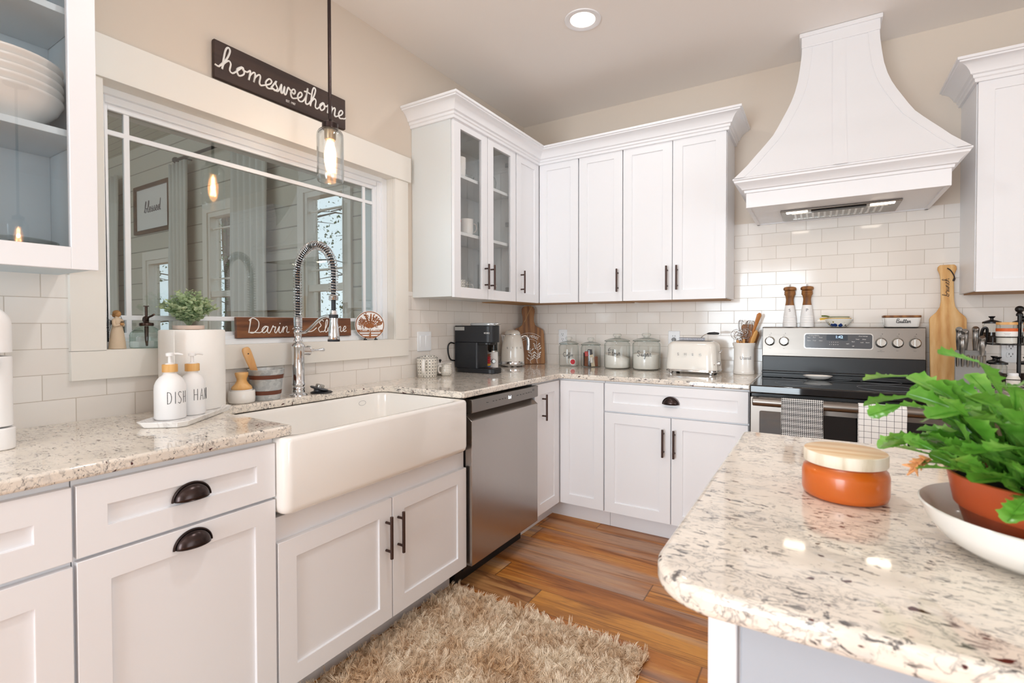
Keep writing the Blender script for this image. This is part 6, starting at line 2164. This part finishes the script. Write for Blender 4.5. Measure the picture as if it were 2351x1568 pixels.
# left cabinet
for i in range(5):
    put('serving_bowl', ['largest white bowl at the bottom of the stack at the left edge', 'white bowl second from the bottom of the stack at the left edge', 'white bowl in the middle of the stack at the left edge', 'white bowl second from the top of the stack at the left edge', 'topmost white bowl of the stack at the left edge'][i], 'bowl', (.148, -2.921, 1.7325 + .0215 * i), [(0, .0), (.05, .0), (.052, .006), (.085, .028), (.115, .058), (.126, .082), (.128, .084), (.128, .089), (.124, .089), (.112, .06), (.082, .032), (0, .008)], CERAM, 'white bowls in the left cabinet', 'bowl', 48)
for i in range(4):
    put('glass_plate', 'clear glass plate in the stack at the bottom of the left cabinet', 'plate', (.150, -2.93, CBZ + .0115 * i), [(0, 0), (.06, 0), (.075, .003), (.105, .010), (.122, .0165), (.122, .0185), (.1, .0135), (.072, .0062), (0, .0035)], GLASS, 'glass plates in the left cabinet', 'plate', 48)
put('amber_goblet', 'amber glass goblet at the left edge of the left cabinet', 'goblet', (.255, -2.992, CBZ + .056), [(0, 0), (.02, 0), (.031, .014), (.034, .04), (.036, .058), (.034, .058), (.031, .04), (0, .006)], GOLDGL, None, 'bowl')

# ================================================================ on the island
t = thing('candle_jar', 'frosted amber candle jar with a pale wooden lid on the island', 'candle', (2.030, -2.299, CZ))
t.scale = (.88, .88, .98)
M().lathe([(0, 0), (.064, 0), (.0715, .004), (.074, .012), (.074, .042), (.0715, .05), (.066, .054), (.0655, .058), (0, .058)], 56).build('jar', AMBER, t, sharp=60)
mb = M().lathe([(.062, .057), (.066, .057), (.066, .0605), (.062, .0605)], 48)
mb.build('neck_ring', mat('amber_neck', '#a24a16', .35), t, sharp=50)
lid = M().lathe([(.0, .0605), (.0705, .0605), (.0715, .062), (.0715, .080), (.070, .0815), (0, .0815)], 56)
for i, fc in enumerate(lid.f):
    zz = [lid.v[j].z for j in fc]
    rr = [hypot(lid.v[j].x, lid.v[j].y) for j in fc]
    lid.mi[i] = 0 if min(zz) > .0812 else 1
lid.build('lid', [LIDW, LIDEDGE], t, sharp=50)

t = thing('plant_saucer', 'wide white ceramic bowl under the terracotta plant pot on the island', 'bowl', (2.240, -2.456, CZ))
M().lathe([(0, 0), (.064, 0), (.085, .005), (.106, .018), (.120, .036), (.1275, .053), (.130, .059), (.128, .0605), (.1245, .054), (.116, .036), (.101, .02), (.080, .0105), (.055, .0075), (0, .0075)], 72).build('saucer', CERAM, t, sharp=60)
t = thing('flowering_cactus', 'leafy green holiday cactus in a terracotta coloured pot at the right edge', 'potted plant', (2.245, -2.452, CZ + .0125))
M().lathe([(0, 0), (.076, 0), (.080, .004), (.0925, .046), (.0965, .048), (.1035, .086), (.105, .090), (.1025, .091), (.098, .086), (.088, .05), (0, .045)], 64).build('pot', TERRA, t, sharp=50)
M().lathe([(.0965, .079), (.06, .083), (0, .084)], 40).build('soil', SOIL, t)

def leaf_segment(mb, p, d, n, L, Wd, rnd):
    """one flat toothed stem segment starting at p, pointing along d, face normal n; returns its tip"""
    w = d.cross(n).normalized()
    prof = [(0, .16), (.14, .36), (.24, .46), (.32, .68), (.36, .52), (.50, .72), (.58, 1.06), (.63, .80), (.74, .84), (.84, 1.02), (.88, .70), (.95, .62), (1.0, .22)]
    c = []
    bend = rnd.uniform(.05, .25)
    def P(u, v): return p + d * (L * u) + w * (v * Wd / 2) - n * (bend * L * u * u * .5) + n * (.18 * Wd * v * v)
    mid = [P(u, 0) - n * (.0006 * L / .05) for u, _ in prof]
    a = [P(u, k) for u, k in prof]
    b = [P(u, -k) for u, k in prof]
    vs = a + mid + b
    m = len(prof)
    fs = [(i, i + 1, m + i + 1, m + i) for i in range(m - 1)] + [(m + i, m + i + 1, 2 * m + i + 1, 2 * m + i) for i in range(m - 1)]
    mb.add(vs, fs)
    mb.tube([P(u, 0) + n * .0004 for u in (0, .3, .6, .95)], [.0016, .0014, .001, .0005], 4)
    tip = P(1.0, 0)
    return tip, (P(1.0, 0) - P(.8, 0)).normalized()
rnd = random.Random(21)
mb = M()
fl = []
Z0 = .09
def branch(a, rise, segs, L0, r0=.03):
    p = Vector((r0 * cos(a), r0 * sin(a), Z0))
    d = Vector((cos(a) * cos(rise), sin(a) * cos(rise), sin(rise)))
    for s in range(segs):
        up = Vector((0, 0, 1))
        w = d.cross(up)
        w = w.normalized() if w.length > .05 else Vector((cos(a + 1.57), sin(a + 1.57), 0))
        n = w.cross(d).normalized()
        if n.z < 0:
            n = -n
        n = (n + Vector((rnd.uniform(-.8, .8), rnd.uniform(-1.1, .5), 0))).normalized()
        n = (n - d * n.dot(d)).normalized()
        L = L0 * rnd.uniform(.85, 1.15)
        p, d2 = leaf_segment(mb, p, d, n, L, L * rnd.uniform(.54, .68), rnd)
        d = (d2 + Vector((rnd.uniform(-.25, .25), rnd.uniform(-.25, .25), -.20 - .16 * s))).normalized()
    return p, d
for i in range(62):
    a = i * 2.39996 + .4
    rise = radians(rnd.choice((80, 68, 55, 42, 30, 22)) + rnd.uniform(-8, 8))
    tip, d = branch(a, max(rise, radians(40)) if 2.5 < (a % (2 * pi)) < 4.4 else rise, rnd.choice((2, 3, 3, 4)) if rise > .8 else rnd.choice((2, 3)), .048, rnd.uniform(.005, .05))
    fl.append((tip, d))
# a few reaching up and to the left as in the photo
for i in range(16):
    fl.append(branch(4.35 + 1.2 * i / 15, radians(rnd.uniform(0, 35)), rnd.choice((2, 3)), .046, .055))
for i in range(54):
    fl.append(branch(i * 2.39996, radians(rnd.uniform(15, 75)), rnd.choice((1, 2, 2)), rnd.uniform(.036, .046), rnd.uniform(.03, .088)))
for i in range(16):
    fl.append(branch(2.5 + 1.8 * i / 15, radians(rnd.uniform(22, 58)), 2, rnd.uniform(.036, .044), rnd.uniform(.06, .088)))
for i in range(18):
    fl.append(branch(4.15 + 1.7 * i / 17, radians(rnd.uniform(-20, 25)), rnd.choice((1, 2)), .040, .090))
for i in range(16):
    fl.append(branch(1.9 + 3.4 * i / 15, radians(rnd.uniform(58, 78)), 3, .050, .02 + .035 * (i % 3) / 2))
for a, rise in ((2.75, 66), (2.6, 75), (2.95, 58), (3.05, 40), (3.2, 34), (2.2, 70), (2.9, 30), (1.9, 62)):
    fl.append(branch(a, radians(rise), 4 if rise > 50 else 3, .054, .03))
mb.build('stems', CACTUS, t, sharp=80)
for p, d in ((Vector((-.128, -.035, .108)), Vector((-.7, -.5, -.15))), (Vector((.005, -.085, .135)), Vector((-.55, -.7, .1))), (Vector((.03, -.09, .075)), Vector((-.6, -.6, -.2)))):
    d = d.normalized()
    mb = M()
    q = p
    e = d
    for s in range(3):
        o = e.orthogonal().normalized()
        for j in range(5):
            r = Matrix.Rotation(2 * pi * j / 5 + s, 3, e) @ o
            mb.tube([q, q + e * .008 + r * .004, q + e * .013 + r * (.007 + .002 * s)], [.0016, .0034, .0008], 6, flat=.5)
        q = q + e * .009
        e = (e + Vector((0, 0, -.3))).normalized()
    mb.tube([p, q + e * .012], [.0028, .0012], 6)
    mb.build('wilted_flower', PINK, t)
for a, h in ((2.7, .075), (2.2, .09), (4.4, .06), (5.6, .07)):
    M().tube(catmull([(.03 * cos(a), .03 * sin(a), .09), (.05 * cos(a), .05 * sin(a), .09 + h * .6), (.055 * cos(a + .2), .055 * sin(a + .2), .09 + h)], 6), .0024, 7).build('woody_stem', STALK, t)

# ================================================================ rug
mb = M()
nx, ny = 24, 30
RX0, RX1, RY0, RY1 = .555, 1.465, -2.95, -1.575
vs = []
for j in range(ny + 1):
    for i in range(nx + 1):
        u, v = i / nx, j / ny
        x, y = RX0 + (RX1 - RX0) * u, RY0 + (RY1 - RY0) * v
        vs.append((x + .004 * sin(y * 31), y + .004 * sin(x * 27), .010))
fs = [(j * (nx + 1) + i, j * (nx + 1) + i + 1, (j + 1) * (nx + 1) + i + 1, (j + 1) * (nx + 1) + i) for j in range(ny) for i in range(nx)]
base_m = M().add(vs, fs)
rug = base_m.build('shag_rug', [SHAG], None, solid=0)
tag(rug, 'beige shag rug on the plank floor in front of the sink', 'rug')
ps = rug.modifiers.new('pile', 'PARTICLE_SYSTEM').particle_system
st = ps.settings
st.type = 'HAIR'
st.count = 16000
st.hair_length = .0155
st.hair_step = 4
st.emit_from = 'FACE'
st.use_emit_random = True
st.use_even_distribution = True
st.brownian_factor = .012
st.child_type = 'INTERPOLATED'
st.child_percent = 8
st.rendered_child_count = 8
st.clump_factor = .75
st.roughness_2 = .012
st.roughness_endpoint = .008
st.roughness_1 = .004
st.root_radius = .9
st.tip_radius = .5
st.radius_scale = .0016
st.display_percentage = 5
st.material = 1
ps.seed = 3
